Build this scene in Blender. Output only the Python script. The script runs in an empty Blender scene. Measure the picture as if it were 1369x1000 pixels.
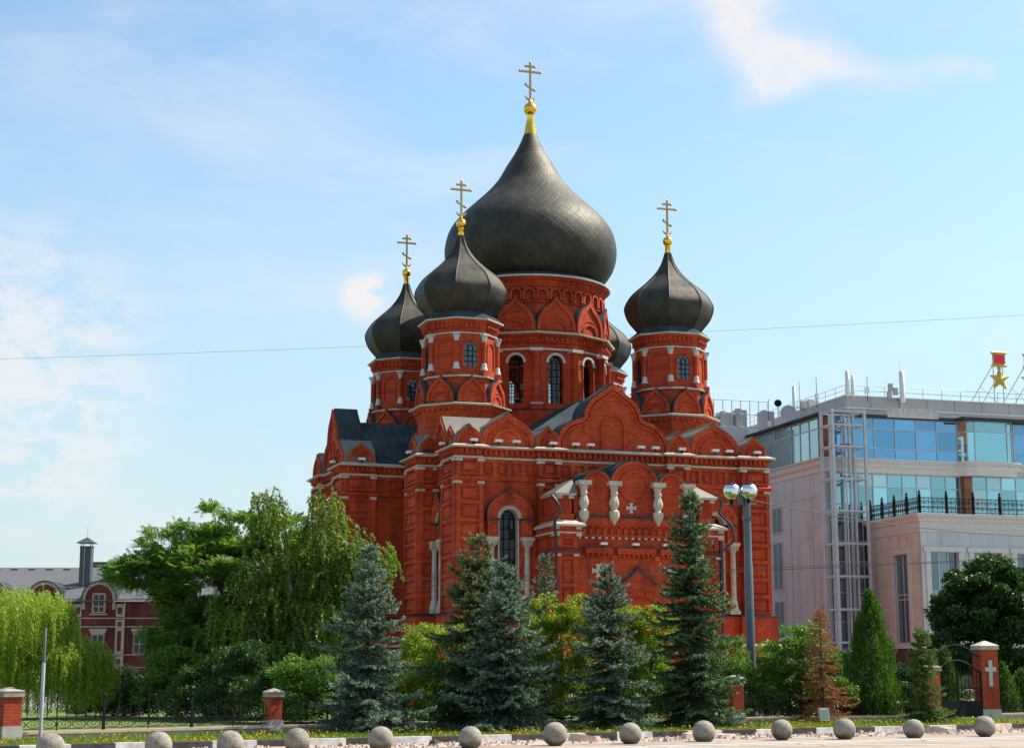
import bpy, math, random
import numpy as np
from math import sin, cos, tan, pi, radians, sqrt, atan2, hypot
from mathutils import Vector, Matrix

sc = bpy.context.scene
COL = sc.collection
R = radians

# ------------------------------------------------------------------ camera
EYE = 1.6
cam_data = bpy.data.cameras.new('camera')
cam = bpy.data.objects.new('camera', cam_data)
COL.objects.link(cam)
cam.location = (0, 0, EYE)
cam.rotation_euler = (R(90 + 10.2), 0, 0)
cam_data.sensor_width = 36.0
cam_data.lens = 36.0 * 2200 / 1369
cam_data.clip_start = 0.1
cam_data.clip_end = 6000
sc.camera = cam

# ------------------------------------------------------------------ sun and sky
SUN_AZ = 67.0      # clockwise from +Y
SUN_EL = 50.0
sun_data = bpy.data.lights.new('sun', 'SUN')
sun = bpy.data.objects.new('sun', sun_data)
COL.objects.link(sun)
sun_data.energy = 5.0
sun_data.angle = R(0.53)
sun_data.color = (1.0, 0.93, 0.80)
sdir = Vector((sin(R(SUN_AZ)) * cos(R(SUN_EL)), cos(R(SUN_AZ)) * cos(R(SUN_EL)), sin(R(SUN_EL))))
sun.rotation_euler = sdir.to_track_quat('Z', 'Y').to_euler()
sun.location = (60, 0, 80)

world = bpy.data.worlds.new('World')
sc.world = world
world.use_nodes = True
wn = world.node_tree
wn.nodes.clear()
def N(nt, kind, **kw):
    n = nt.nodes.new(kind)
    for k, v in kw.items():
        if k.startswith('i_'):
            key = k[2:]
            key = int(key) if key.isdigit() else key.replace('_', ' ')
            n.inputs[key].default_value = v
        else:
            setattr(n, k, v)
    return n
def L(nt, a, b):
    nt.links.new(a, b)
wout = N(wn, 'ShaderNodeOutputWorld')
wbg = N(wn, 'ShaderNodeBackground'); wbg.inputs['Strength'].default_value = 0.100
sky = N(wn, 'ShaderNodeTexSky', sky_type='NISHITA', sun_disc=False, sun_elevation=R(SUN_EL), sun_rotation=R(SUN_AZ),
        altitude=150, air_density=1.0, dust_density=1.2, ozone_density=2.2)
wtc = N(wn, 'ShaderNodeTexCoord')
# thin clouds: stretched noise on the view direction, thicker towards the horizon
def cloud_mask(scale, stretch, rot, lo, hi, seed, detail=7, rough=0.6, dist=0.5):
    mp = N(wn, 'ShaderNodeMapping')
    mp.inputs['Scale'].default_value = stretch
    mp.inputs['Rotation'].default_value = rot
    mp.inputs['Location'].default_value = (seed, seed * 0.7, seed * 0.3)
    L(wn, wtc.outputs['Generated'], mp.inputs['Vector'])
    nz = N(wn, 'ShaderNodeTexNoise')
    nz.inputs['Scale'].default_value = scale
    nz.inputs['Detail'].default_value = detail
    nz.inputs['Roughness'].default_value = rough
    nz.inputs['Distortion'].default_value = dist
    L(wn, mp.outputs['Vector'], nz.inputs['Vector'])
    mr = N(wn, 'ShaderNodeMapRange', interpolation_type='SMOOTHSTEP')
    mr.inputs['From Min'].default_value = lo
    mr.inputs['From Max'].default_value = hi
    L(wn, nz.outputs['Fac'], mr.inputs['Value'])
    return mr.outputs['Result']
def mathn(op, a, b=None, clamp=False):
    m = N(wn, 'ShaderNodeMath', operation=op, use_clamp=clamp)
    for i, v in enumerate((a, b)):
        if v is None: continue
        if isinstance(v, (int, float)): m.inputs[i].default_value = v
        else: L(wn, v, m.inputs[i])
    return m.outputs[0]
sepw = N(wn, 'ShaderNodeSeparateXYZ'); L(wn, wtc.outputs['Generated'], sepw.inputs[0])
zdir = sepw.outputs['Z']
c1 = cloud_mask(2.2, (1.0, 1.0, 3.2), (0.1, 0.35, 0), 0.44, 0.78, 3.1)      # broad veil
c2 = cloud_mask(5.0, (1.0, 1.0, 3.4), (0.1, -0.22, 0.1), 0.48, 0.84, 11.7)   # wisps
low = N(wn, 'ShaderNodeMapRange', interpolation_type='SMOOTHSTEP')
low.inputs['From Min'].default_value = 0.40; low.inputs['From Max'].default_value = -0.02
L(wn, zdir, low.inputs['Value'])
def patch(d, inner, outer):
    """soft patch of sky round a direction"""
    v = Vector(d).normalized()
    dp = N(wn, 'ShaderNodeVectorMath', operation='DOT_PRODUCT'); L(wn, wtc.outputs['Generated'], dp.inputs[0]); dp.inputs[1].default_value = v
    mr = N(wn, 'ShaderNodeMapRange', interpolation_type='SMOOTHSTEP')
    mr.inputs['From Min'].default_value = cos(R(outer)); mr.inputs['From Max'].default_value = cos(R(inner))
    L(wn, dp.outputs['Value'], mr.inputs['Value']); return mr.outputs['Result']
# a cirrus wing high on the right: soft distance to short arcs in the plane (x/y, z/y), torn by noise
yd = mathn('MAXIMUM', sepw.outputs['Y'], 0.05)
pc = N(wn, 'ShaderNodeCombineXYZ'); L(wn, mathn('DIVIDE', sepw.outputs['X'], yd), pc.inputs[0]); L(wn, mathn('DIVIDE', sepw.outputs['Z'], yd), pc.inputs[1])
tn = N(wn, 'ShaderNodeTexNoise'); tn.inputs['Scale'].default_value = 9.0; tn.inputs['Detail'].default_value = 7; tn.inputs['Roughness'].default_value = 0.62
L(wn, pc.outputs[0], tn.inputs['Vector'])
ts = N(wn, 'ShaderNodeVectorMath', operation='SUBTRACT'); L(wn, tn.outputs['Color'], ts.inputs[0]); ts.inputs[1].default_value = (0.5, 0.5, 0.5)
tm = N(wn, 'ShaderNodeVectorMath', operation='MULTIPLY'); L(wn, ts.outputs[0], tm.inputs[0]); tm.inputs[1].default_value = (0.075, 0.065, 0)
pw = N(wn, 'ShaderNodeVectorMath', operation='ADD'); L(wn, pc.outputs[0], pw.inputs[0]); L(wn, tm.outputs[0], pw.inputs[1])
def capsule(A, B, r0, r1):
    ab = (B[0] - A[0], B[1] - A[1]); q = ab[0] ** 2 + ab[1] ** 2
    pa = N(wn, 'ShaderNodeVectorMath', operation='SUBTRACT'); L(wn, pw.outputs[0], pa.inputs[0]); pa.inputs[1].default_value = (A[0], A[1], 0)
    dt = N(wn, 'ShaderNodeVectorMath', operation='DOT_PRODUCT'); L(wn, pa.outputs[0], dt.inputs[0]); dt.inputs[1].default_value = (ab[0], ab[1], 0)
    h = mathn('MULTIPLY', dt.outputs['Value'], 1 / q, clamp=True)
    sc_ = N(wn, 'ShaderNodeVectorMath', operation='SCALE'); sc_.inputs[0].default_value = (ab[0], ab[1], 0); L(wn, h, sc_.inputs['Scale'])
    df = N(wn, 'ShaderNodeVectorMath', operation='SUBTRACT'); L(wn, pa.outputs[0], df.inputs[0]); L(wn, sc_.outputs[0], df.inputs[1])
    ln = N(wn, 'ShaderNodeVectorMath', operation='LENGTH'); L(wn, df.outputs[0], ln.inputs[0])
    rr = N(wn, 'ShaderNodeMapRange'); rr.inputs['To Min'].default_value = r0; rr.inputs['To Max'].default_value = r1; L(wn, h, rr.inputs['Value'])
    v = mathn('SUBTRACT', 1.0, mathn('DIVIDE', ln.outputs['Value'], rr.outputs[0]), clamp=True)
    return mathn('POWER', v, 1.25)
w1 = capsule((0.124, 0.455), (0.172, 0.376), 0.042, 0.026)
w2 = capsule((0.165, 0.374), (0.300, 0.384), 0.026, 0.014)
w3 = capsule((0.150, 0.410), (0.200, 0.380), 0.045, 0.030)
fine = cloud_mask(16.0, (1.0, 1.0, 0.7), (0.0, -0.7, 0.2), 0.30, 0.62, 5.3, 8, 0.62, 0.35)
cirrus = mathn('MULTIPLY', mathn('ADD', mathn('ADD', mathn('MULTIPLY', w1, 0.75), mathn('MULTIPLY', w2, 0.55)), mathn('MULTIPLY', w3, 0.5), clamp=True), mathn('ADD', mathn('MULTIPLY', fine, 0.4), 0.6))
puff = cloud_mask(30.0, (1.0, 1.0, 1.9), (0, 0, 0), 0.38, 0.58, 2.2, 8, 0.6, 0.3)
veil = mathn('ADD', mathn('MULTIPLY', c1, 0.52), mathn('MULTIPLY', c2, 0.42))
veil = mathn('ADD', veil, mathn('MULTIPLY', cirrus, 0.95))
veil = mathn('ADD', veil, mathn('MULTIPLY', mathn('MULTIPLY', puff, patch((-0.088, 0.976, 0.222), 0.1, 1.15)), 0.8))
veil = mathn('ADD', veil, mathn('MULTIPLY', mathn('MULTIPLY', puff, patch((-0.30, 0.95, 0.17), 1.0, 6.5)), 0.6), clamp=True)
skyhsv = N(wn, 'ShaderNodeMix', data_type='RGBA', blend_type='MULTIPLY')
skyhsv.inputs[0].default_value = 1.0
L(wn, sky.outputs['Color'], skyhsv.inputs[6])
skyhsv.inputs[7].default_value = (1.28, 1.42, 1.32, 1)
hz = N(wn, 'ShaderNodeMix', data_type='RGBA')
L(wn, mathn('MULTIPLY', low.outputs['Result'], 0.9), hz.inputs[0]); L(wn, skyhsv.outputs[2], hz.inputs[6])
hz.inputs[7].default_value = (3.75, 4.65, 5.0, 1)
cl = N(wn, 'ShaderNodeMix', data_type='RGBA')
L(wn, veil, cl.inputs[0]); L(wn, hz.outputs[2], cl.inputs[6])
cl.inputs[7].default_value = (5.6, 5.5, 5.6, 1)
L(wn, cl.outputs[2], wbg.inputs['Color'])
L(wn, wbg.outputs[0], wout.inputs['Surface'])

sc.view_settings.view_transform = 'Standard'
sc.view_settings.look = 'None'
sc.view_settings.exposure = 0.70
sc.view_settings.gamma = 1.0

# ------------------------------------------------------------------ materials
def new_mat(name):
    m = bpy.data.materials.new(name); m.use_nodes = True
    nt = m.node_tree
    return m, nt, nt.nodes['Principled BSDF']
def ramp(nt, fac, cols):
    r = N(nt, 'ShaderNodeValToRGB')
    els = r.color_ramp.elements
    while len(els) < len(cols): els.new(0.5)
    for e, (p, c) in zip(els, cols):
        e.position = p; e.color = (c[0], c[1], c[2], 1)
    L(nt, fac, r.inputs[0])
    return r.outputs[0]
def noise(nt, scale, coord='Object', detail=4, rough=0.55, stretch=None):
    tc = N(nt, 'ShaderNodeTexCoord'); nz = N(nt, 'ShaderNodeTexNoise')
    nz.inputs['Scale'].default_value = scale; nz.inputs['Detail'].default_value = detail; nz.inputs['Roughness'].default_value = rough
    src = tc.outputs[coord]
    if stretch:
        mp = N(nt, 'ShaderNodeMapping'); mp.inputs['Scale'].default_value = stretch
        L(nt, src, mp.inputs['Vector']); src = mp.outputs[0]
    L(nt, src, nz.inputs['Vector'])
    return nz.outputs['Fac']
def bump(nt, bsdf, h, strength=0.3, dist=0.02):
    b = N(nt, 'ShaderNodeBump'); b.inputs['Strength'].default_value = strength; b.inputs['Distance'].default_value = dist
    L(nt, h, b.inputs['Height']); L(nt, b.outputs[0], bsdf.inputs['Normal'])
def simple(name, col, rough=0.6, metal=0.0, var=0.25, scale=3.0, bmp=0.0, stretch=None, spec=0.5):
    m, nt, b = new_mat(name)
    f = noise(nt, scale, stretch=stretch)
    lo = tuple(c * (1 - var) for c in col); hi = tuple(min(1, c * (1 + var)) for c in col)
    L(nt, ramp(nt, f, [(0.3, lo), (0.7, hi)]), b.inputs['Base Color'])
    b.inputs['Roughness'].default_value = rough; b.inputs['Metallic'].default_value = metal
    b.inputs['Specular IOR Level'].default_value = spec
    if bmp: bump(nt, b, noise(nt, scale * 8), bmp)
    return m
def brick_mat(name, c1, c2, mortar, size=0.26, row=0.085, scale_noise=0.35):
    m, nt, b = new_mat(name)
    tc = N(nt, 'ShaderNodeTexCoord'); sp = N(nt, 'ShaderNodeSeparateXYZ'); L(nt, tc.outputs['Object'], sp.inputs[0])
    ad = N(nt, 'ShaderNodeMath', operation='ADD'); L(nt, sp.outputs[0], ad.inputs[0]); L(nt, sp.outputs[1], ad.inputs[1])
    cb = N(nt, 'ShaderNodeCombineXYZ'); L(nt, ad.outputs[0], cb.inputs[0]); L(nt, sp.outputs[2], cb.inputs[1])
    bt = N(nt, 'ShaderNodeTexBrick'); L(nt, cb.outputs[0], bt.inputs['Vector'])
    bt.inputs['Scale'].default_value = 1.0; bt.inputs['Brick Width'].default_value = size; bt.inputs['Row Height'].default_value = row
    bt.inputs['Mortar Size'].default_value = row * 0.10; bt.inputs['Mortar Smooth'].default_value = 0.2
    bt.inputs['Color1'].default_value = (*c1, 1); bt.inputs['Color2'].default_value = (*c2, 1); bt.inputs['Mortar'].default_value = (*mortar, 1)
    big = noise(nt, scale_noise, detail=6, rough=0.65)
    streak = noise(nt, 1.3, detail=4, stretch=(1, 1, 0.12))
    mulv = ramp(nt, big, [(0.25, (0.66, 0.62, 0.66)), (0.5, (0.98, 0.98, 0.98)), (0.78, (1.22, 1.30, 1.35))])
    mulv2 = ramp(nt, streak, [(0.3, (0.76, 0.74, 0.76)), (0.65, (1.06, 1.05, 1.05))])
    mx = N(nt, 'ShaderNodeMix', data_type='RGBA', blend_type='MULTIPLY'); mx.inputs[0].default_value = 1
    L(nt, bt.outputs['Color'], mx.inputs[6]); L(nt, mulv, mx.inputs[7])
    mx2 = N(nt, 'ShaderNodeMix', data_type='RGBA', blend_type='MULTIPLY'); mx2.inputs[0].default_value = 1
    L(nt, mx.outputs[2], mx2.inputs[6]); L(nt, mulv2, mx2.inputs[7])
    # soot and damp runs: irregular dark vertical stains, plus a few paler repaired patches
    st = noise(nt, 0.55, detail=7, rough=0.7, stretch=(1, 1, 0.16)); pa = noise(nt, 0.9, detail=2, rough=0.4)
    sm = ramp(nt, st, [(0.50, (1, 1, 1)), (0.66, (0.58, 0.55, 0.60))]); pm = ramp(nt, pa, [(0.64, (1, 1, 1)), (0.70, (1.12, 1.35, 1.6))])
    m3 = N(nt, 'ShaderNodeMix', data_type='RGBA', blend_type='MULTIPLY'); m3.inputs[0].default_value = 1; L(nt, mx2.outputs[2], m3.inputs[6]); L(nt, sm, m3.inputs[7])
    m4 = N(nt, 'ShaderNodeMix', data_type='RGBA', blend_type='MULTIPLY'); m4.inputs[0].default_value = 1; L(nt, m3.outputs[2], m4.inputs[6]); L(nt, pm, m4.inputs[7])
    L(nt, m4.outputs[2], b.inputs['Base Color'])
    b.inputs['Roughness'].default_value = 0.8; b.inputs['Specular IOR Level'].default_value = 0.25
    bump(nt, b, bt.outputs['Fac'], 0.25, -0.01)
    return m
M = {}
M['brick'] = brick_mat('red_brick', (0.61, 0.084, 0.019), (0.45, 0.054, 0.014), (0.22, 0.032, 0.013), size=0.42, row=0.14)
M['brick_far'] = brick_mat('maroon_brick', (0.165, 0.034, 0.025), (0.13, 0.026, 0.020), (0.16, 0.05, 0.04))
M['brick_pillar'] = brick_mat('pillar_brick', (0.52, 0.062, 0.018), (0.42, 0.046, 0.014), (0.38, 0.13, 0.08), size=0.25, row=0.075, scale_noise=1.5)
M['stone'] = simple('white_stone', (0.46, 0.41, 0.32), 0.7, var=0.20, scale=2.5)
M['stone_far'] = simple('cream_house_trim', (0.36, 0.31, 0.235), 0.8, var=0.12)
M['white'] = simple('white_paint', (0.50, 0.49, 0.465), 0.6, var=0.14, scale=2.0)
M['zinc'] = simple('roof_zinc', (0.135, 0.128, 0.105), 0.55, metal=0.0, var=0.18, scale=0.8)
M['ledge'] = simple('ledge_metal', (0.46, 0.42, 0.33), 0.5, var=0.12, scale=1.2)
M['darkroof'] = simple('dark_roof_metal', (0.046, 0.062, 0.070), 0.85, metal=0.0, var=0.3, scale=0.6, spec=0.04)
M['iron'] = simple('black_iron', (0.010, 0.011, 0.012), 0.75, var=0.2, spec=0.15)
M['pipe'] = simple('pipe_metal', (0.035, 0.04, 0.045), 0.4, metal=0.5, var=0.2)
M['gold'] = simple('gold_leaf', (0.93, 0.56, 0.07), 0.22, metal=1.0, var=0.06, scale=4)
M['goldflat'] = simple('cross_gold', (0.55, 0.36, 0.10), 0.5, metal=0.25, var=0.05)
M['steel'] = simple('grey_steel', (0.43, 0.48, 0.52), 0.45, metal=0.3, var=0.12, scale=2)
M['lampsteel'] = simple('lamp_post_paint', (0.10, 0.12, 0.13), 0.45, metal=0.2, var=0.35, scale=1.5, stretch=(1, 1, 0.3))
M['palesteel'] = simple('pale_pole_paint', (0.42, 0.45, 0.52), 0.5, metal=0.2, var=0.12)
M['chrome'] = simple('mirror_globe', (0.80, 0.82, 0.84), 0.22, metal=1.0, var=0.03)
M['whitebox'] = simple('white_plastic', (0.72, 0.72, 0.70), 0.5, var=0.08)
M['wire'] = simple('black_cable', (0.02, 0.02, 0.022), 0.6)

def dome_mat(name, tiles):
    m, nt, b = new_mat(name)
    f = noise(nt, 0.8, detail=5)
    base = ramp(nt, f, [(0.28, (0.030, 0.027, 0.021)), (0.5, (0.048, 0.043, 0.033)), (0.72, (0.075, 0.067, 0.050))])
    tc = N(nt, 'ShaderNodeTexCoord'); sp = N(nt, 'ShaderNodeSeparateXYZ'); L(nt, tc.outputs['Object'], sp.inputs[0])
    if tiles:   # diamond shingles
        at = N(nt, 'ShaderNodeMath', operation='ARCTAN2'); L(nt, sp.outputs[1], at.inputs[0]); L(nt, sp.outputs[0], at.inputs[1])
        hs = []
        for sgn in (1, -1):
            k = N(nt, 'ShaderNodeMath', operation='MULTIPLY'); L(nt, at.outputs[0], k.inputs[0]); k.inputs[1].default_value = 46 / (2 * pi) * sgn
            z = N(nt, 'ShaderNodeMath', operation='MULTIPLY_ADD'); L(nt, sp.outputs[2], z.inputs[0]); z.inputs[1].default_value = 1.25; L(nt, k.outputs[0], z.inputs[2])
            pp = N(nt, 'ShaderNodeMath', operation='PINGPONG'); L(nt, z.outputs[0], pp.inputs[0]); pp.inputs[1].default_value = 0.5
            hs.append(pp.outputs[0])
        mn = N(nt, 'ShaderNodeMath', operation='MINIMUM'); L(nt, hs[0], mn.inputs[0]); L(nt, hs[1], mn.inputs[1])
        line = N(nt, 'ShaderNodeMapRange'); line.inputs['From Min'].default_value = 0.0; line.inputs['From Max'].default_value = 0.09
        L(nt, mn.outputs[0], line.inputs['Value'])
        fac = line.outputs[0]
    else:       # horizontal sheet seams
        pp = N(nt, 'ShaderNodeMath', operation='PINGPONG'); L(nt, sp.outputs[2], pp.inputs[0]); pp.inputs[1].default_value = 0.32
        line = N(nt, 'ShaderNodeMapRange'); line.inputs['From Min'].default_value = 0.0; line.inputs['From Max'].default_value = 0.03
        L(nt, pp.outputs[0], line.inputs['Value'])
        fac = line.outputs[0]
    mul = ramp(nt, fac, [(0.0, (0.80, 0.80, 0.80)), (1.0, (1, 1, 1))])
    mx = N(nt, 'ShaderNodeMix', data_type='RGBA', blend_type='MULTIPLY'); mx.inputs[0].default_value = 1
    L(nt, base, mx.inputs[6]); L(nt, mul, mx.inputs[7])
    L(nt, mx.outputs[2], b.inputs['Base Color'])
    b.inputs['Metallic'].default_value = 0.55
    rr = N(nt, 'ShaderNodeMapRange'); rr.inputs['To Min'].default_value = 0.50; rr.inputs['To Max'].default_value = 0.66
    L(nt, noise(nt, 2.5), rr.inputs['Value']); L(nt, rr.outputs[0], b.inputs['Roughness'])
    dent = noise(nt, 1.7, detail=3); hb = N(nt, 'ShaderNodeMath', operation='MULTIPLY_ADD'); L(nt, dent, hb.inputs[0]); hb.inputs[1].default_value = 3.0; L(nt, fac, hb.inputs[2])
    bump(nt, b, hb.outputs[0], 0.32, 0.03)
    return m
M['dome_tiles'] = dome_mat('dome_shingles', True)
M['dome_sheet'] = dome_mat('dome_sheet', False)

def glass_mat(name, col, rough=0.05, metal=0.0, spec=0.8, var=0.2):
    m, nt, b = new_mat(name)
    gi = N(nt, 'ShaderNodeNewGeometry')
    lo = tuple(c * (1 - var) for c in col); hi = tuple(c * (1 + var) for c in col)
    L(nt, ramp(nt, gi.outputs['Random Per Island'], [(0, lo), (1, hi)]), b.inputs['Base Color'])
    b.inputs['Roughness'].default_value = rough; b.inputs['Metallic'].default_value = metal
    b.inputs['Specular IOR Level'].default_value = spec
    return m
M['glass_dark'] = glass_mat('dark_window_glass', (0.010, 0.013, 0.016), 0.08, spec=0.4)
M['glass_drum'] = glass_mat('drum_window_glass', (0.045, 0.070, 0.085), 0.08)
M['glass_blue'] = glass_mat('blue_curtain_glass', (0.16, 0.36, 0.56), 0.04, 0.85, var=0.18)
M['glass_blind'] = glass_mat('blinds_behind_glass', (0.42, 0.62, 0.66), 0.12, 0.4, var=0.15)
M['glass_teal'] = glass_mat('teal_curtain_glass', (0.28, 0.54, 0.60), 0.04, 0.85, var=0.28)
M['glass_pale'] = glass_mat('pale_side_glass', (0.34, 0.48, 0.50), 0.05, 0.8, var=0.18)
M['glass_pav'] = glass_mat('pavilion_glass', (0.16, 0.22, 0.26), 0.04, 0.7, var=0.35)
def see_glass():
    m, nt, b = new_mat('clear_drum_glass')
    tr = N(nt, 'ShaderNodeBsdfTransparent'); tr.inputs[0].default_value = (0.62, 0.68, 0.70, 1)
    gl = N(nt, 'ShaderNodeBsdfGlossy'); gl.inputs['Roughness'].default_value = 0.04
    fr = N(nt, 'ShaderNodeFresnel'); fr.inputs[0].default_value = 1.6
    mx = N(nt, 'ShaderNodeMixShader'); L(nt, fr.outputs[0], mx.inputs[0]); L(nt, tr.outputs[0], mx.inputs[1]); L(nt, gl.outputs[0], mx.inputs[2])
    L(nt, mx.outputs[0], nt.nodes['Material Output'].inputs['Surface'])
    return m
M['glass_clear'] = see_glass()
def plaster_mat(name, col):
    m, nt, b = new_mat(name)
    a = ramp(nt, noise(nt, 0.4, detail=6), [(0.3, tuple(c * 0.88 for c in col)), (0.7, tuple(c * 1.06 for c in col))])
    s = ramp(nt, noise(nt, 1.1, detail=6, rough=0.7, stretch=(1, 1, 0.08)), [(0.50, (1, 1, 1)), (0.72, (0.74, 0.73, 0.72))])
    mx = N(nt, 'ShaderNodeMix', data_type='RGBA', blend_type='MULTIPLY'); mx.inputs[0].default_value = 1; L(nt, a, mx.inputs[6]); L(nt, s, mx.inputs[7])
    L(nt, mx.outputs[2], b.inputs['Base Color']); b.inputs['Roughness'].default_value = 0.85; bump(nt, b, noise(nt, 6), 0.08); return m
M['plaster'] = plaster_mat('lilac_plaster', (0.51, 0.56, 0.57))
M['plaster_tan'] = plaster_mat('beige_plaster', (0.58, 0.60, 0.49))
M['trim'] = simple('pale_trim', (0.58, 0.57, 0.545), 0.7, var=0.06)
M['fascia'] = simple('grey_fascia', (0.38, 0.365, 0.37), 0.6, var=0.10, scale=0.4)
M['redlacquer'] = simple('red_enamel', (0.75, 0.012, 0.045), 0.4, var=0.05)
M['starpaint'] = simple('star_gold_paint', (0.50, 0.33, 0.06), 0.4, var=0.08, metal=0.3)
M['shingle'] = simple('grey_shingle', (0.115, 0.115, 0.125), 0.8, var=0.25, scale=6, stretch=(1, 4, 4))
M['basestone'] = simple('maroon_base_stone', (0.085, 0.045, 0.040), 0.5, var=0.2)
M['rust'] = simple('rusty_orange_panel', (0.24, 0.09, 0.045), 0.7, var=0.4, scale=1.2)

def leaf_mat(name, dark, light, trans=0.35, rough=0.5, spec=0.35, tcol=None):
    m, nt, b = new_mat(name)
    gi = N(nt, 'ShaderNodeNewGeometry')
    col = ramp(nt, gi.outputs['Random Per Island'], [(0.0, dark), (1.0, light)])
    big = noise(nt, 0.9, detail=3)
    mulv = ramp(nt, big, [(0.3, (0.78, 0.82, 0.85)), (0.7, (1.2, 1.15, 1.0))])
    mx = N(nt, 'ShaderNodeMix', data_type='RGBA', blend_type='MULTIPLY'); mx.inputs[0].default_value = 1
    L(nt, col, mx.inputs[6]); L(nt, mulv, mx.inputs[7])
    L(nt, mx.outputs[2], b.inputs['Base Color'])
    b.inputs['Roughness'].default_value = rough; b.inputs['Specular IOR Level'].default_value = spec
    tl = N(nt, 'ShaderNodeBsdfTranslucent')
    if tcol:
        mt = N(nt, 'ShaderNodeMix', data_type='RGBA', blend_type='MULTIPLY'); mt.inputs[0].default_value = 1
        L(nt, mx.outputs[2], mt.inputs[6]); mt.inputs[7].default_value = (*tcol, 1); L(nt, mt.outputs[2], tl.inputs[0])
    else:
        L(nt, mx.outputs[2], tl.inputs[0])
    ms = N(nt, 'ShaderNodeMixShader'); ms.inputs[0].default_value = trans
    L(nt, b.outputs[0], ms.inputs[1]); L(nt, tl.outputs[0], ms.inputs[2])
    L(nt, ms.outputs[0], nt.nodes['Material Output'].inputs['Surface'])
    return m
M['lf_acacia'] = leaf_mat('acacia_leaf', (0.045, 0.118, 0.020), (0.20, 0.345, 0.060), 0.45, tcol=(1.5, 1.5, 0.8))
M['lf_birch'] = leaf_mat('birch_leaf', (0.052, 0.112, 0.013), (0.19, 0.27, 0.032), 0.4, tcol=(1.5, 1.5, 0.7))
M['lf_willow'] = leaf_mat('willow_leaf', (0.17, 0.29, 0.022), (0.38, 0.48, 0.050), 0.45, tcol=(1.5, 1.5, 0.8))
M['lf_dark'] = leaf_mat('dark_leaf', (0.016, 0.046, 0.012), (0.050, 0.110, 0.022), 0.25, tcol=(1.4, 1.6, 0.7))
M['lf_shrub'] = leaf_mat('shrub_leaf', (0.055, 0.130, 0.020), (0.15, 0.27, 0.040), 0.4, tcol=(1.4, 1.5, 0.7))
M['lf_hedge'] = leaf_mat('hedge_leaf', (0.020, 0.058, 0.013), (0.065, 0.125, 0.024), 0.3, tcol=(1.4, 1.5, 0.7))
M['lf_rowan'] = leaf_mat('rowan_leaf', (0.075, 0.165, 0.016), (0.27, 0.36, 0.034), 0.5, tcol=(1.5, 1.4, 0.7))
M['lf_thuja'] = leaf_mat('thuja_leaf', (0.030, 0.085, 0.014), (0.10, 0.19, 0.025), 0.3, tcol=(1.4, 1.5, 0.7))
M['nd_blue'] = leaf_mat('blue_spruce_needle', (0.040, 0.075, 0.058), (0.13, 0.19, 0.15), 0.15)  # old spruce needles, darkened further to paint in the shaded interior
M['nd_green'] = leaf_mat('green_spruce_needle', (0.018, 0.045, 0.018), (0.065, 0.115, 0.042), 0.2)
M['nd_bluegreen'] = leaf_mat('bluegreen_spruce_needle', (0.022, 0.055, 0.034), (0.080, 0.14, 0.090), 0.15)
M['tip_blue'] = leaf_mat('blue_spruce_sunlit_new_needle', (0.15, 0.235, 0.165), (0.30, 0.395, 0.285), 0.2)  # paler new needles, lightened to paint sun onto the tips
M['tip_green'] = leaf_mat('green_spruce_sunlit_new_needle', (0.10, 0.19, 0.08), (0.21, 0.32, 0.14), 0.2)
M['nd_yellow'] = leaf_mat('young_spruce_needle', (0.07, 0.13, 0.03), (0.20, 0.28, 0.06), 0.25)
M['nd_dead'] = leaf_mat('dead_spruce_needle', (0.22, 0.070, 0.022), (0.42, 0.17, 0.055), 0.25)
M['berry'] = simple('red_berries', (0.65, 0.055, 0.012), 0.4, var=0.2)
M['bark'] = simple('brown_bark', (0.075, 0.055, 0.040), 0.9, var=0.4, scale=9, bmp=0.5, stretch=(1, 1, 0.2))
def birch_bark():
    m, nt, b = new_mat('birch_bark')
    f = noise(nt, 5, detail=5, stretch=(1, 1, 4))
    L(nt, ramp(nt, f, [(0.38, (0.03, 0.028, 0.025)), (0.46, (0.55, 0.53, 0.48)), (0.8, (0.72, 0.70, 0.66))]), b.inputs['Base Color'])
    b.inputs['Roughness'].default_value = 0.7
    return m
M['birchbark'] = birch_bark()

# ground materials
def ground_mat(name, c_lo, c_hi, scale, rough=0.9, bmp=0.3, big=None):
    m, nt, b = new_mat(name)
    f = noise(nt, scale, detail=8, rough=0.7)
    col = ramp(nt, f, [(0.3, c_lo), (0.7, c_hi)])
    g = noise(nt, 0.25 if big is None else big, detail=5)
    mulv = ramp(nt, g, [(0.3, (0.82, 0.82, 0.82)), (0.7, (1.12, 1.12, 1.12))])
    mx = N(nt, 'ShaderNodeMix', data_type='RGBA', blend_type='MULTIPLY'); mx.inputs[0].default_value = 1
    L(nt, col, mx.inputs[6]); L(nt, mulv, mx.inputs[7]); L(nt, mx.outputs[2], b.inputs['Base Color'])
    b.inputs['Roughness'].default_value = rough
    bump(nt, b, f, bmp, 0.02)
    return m
M['grass'] = ground_mat('lawn_ground', (0.055, 0.10, 0.014), (0.14, 0.19, 0.026), 6)
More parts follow.
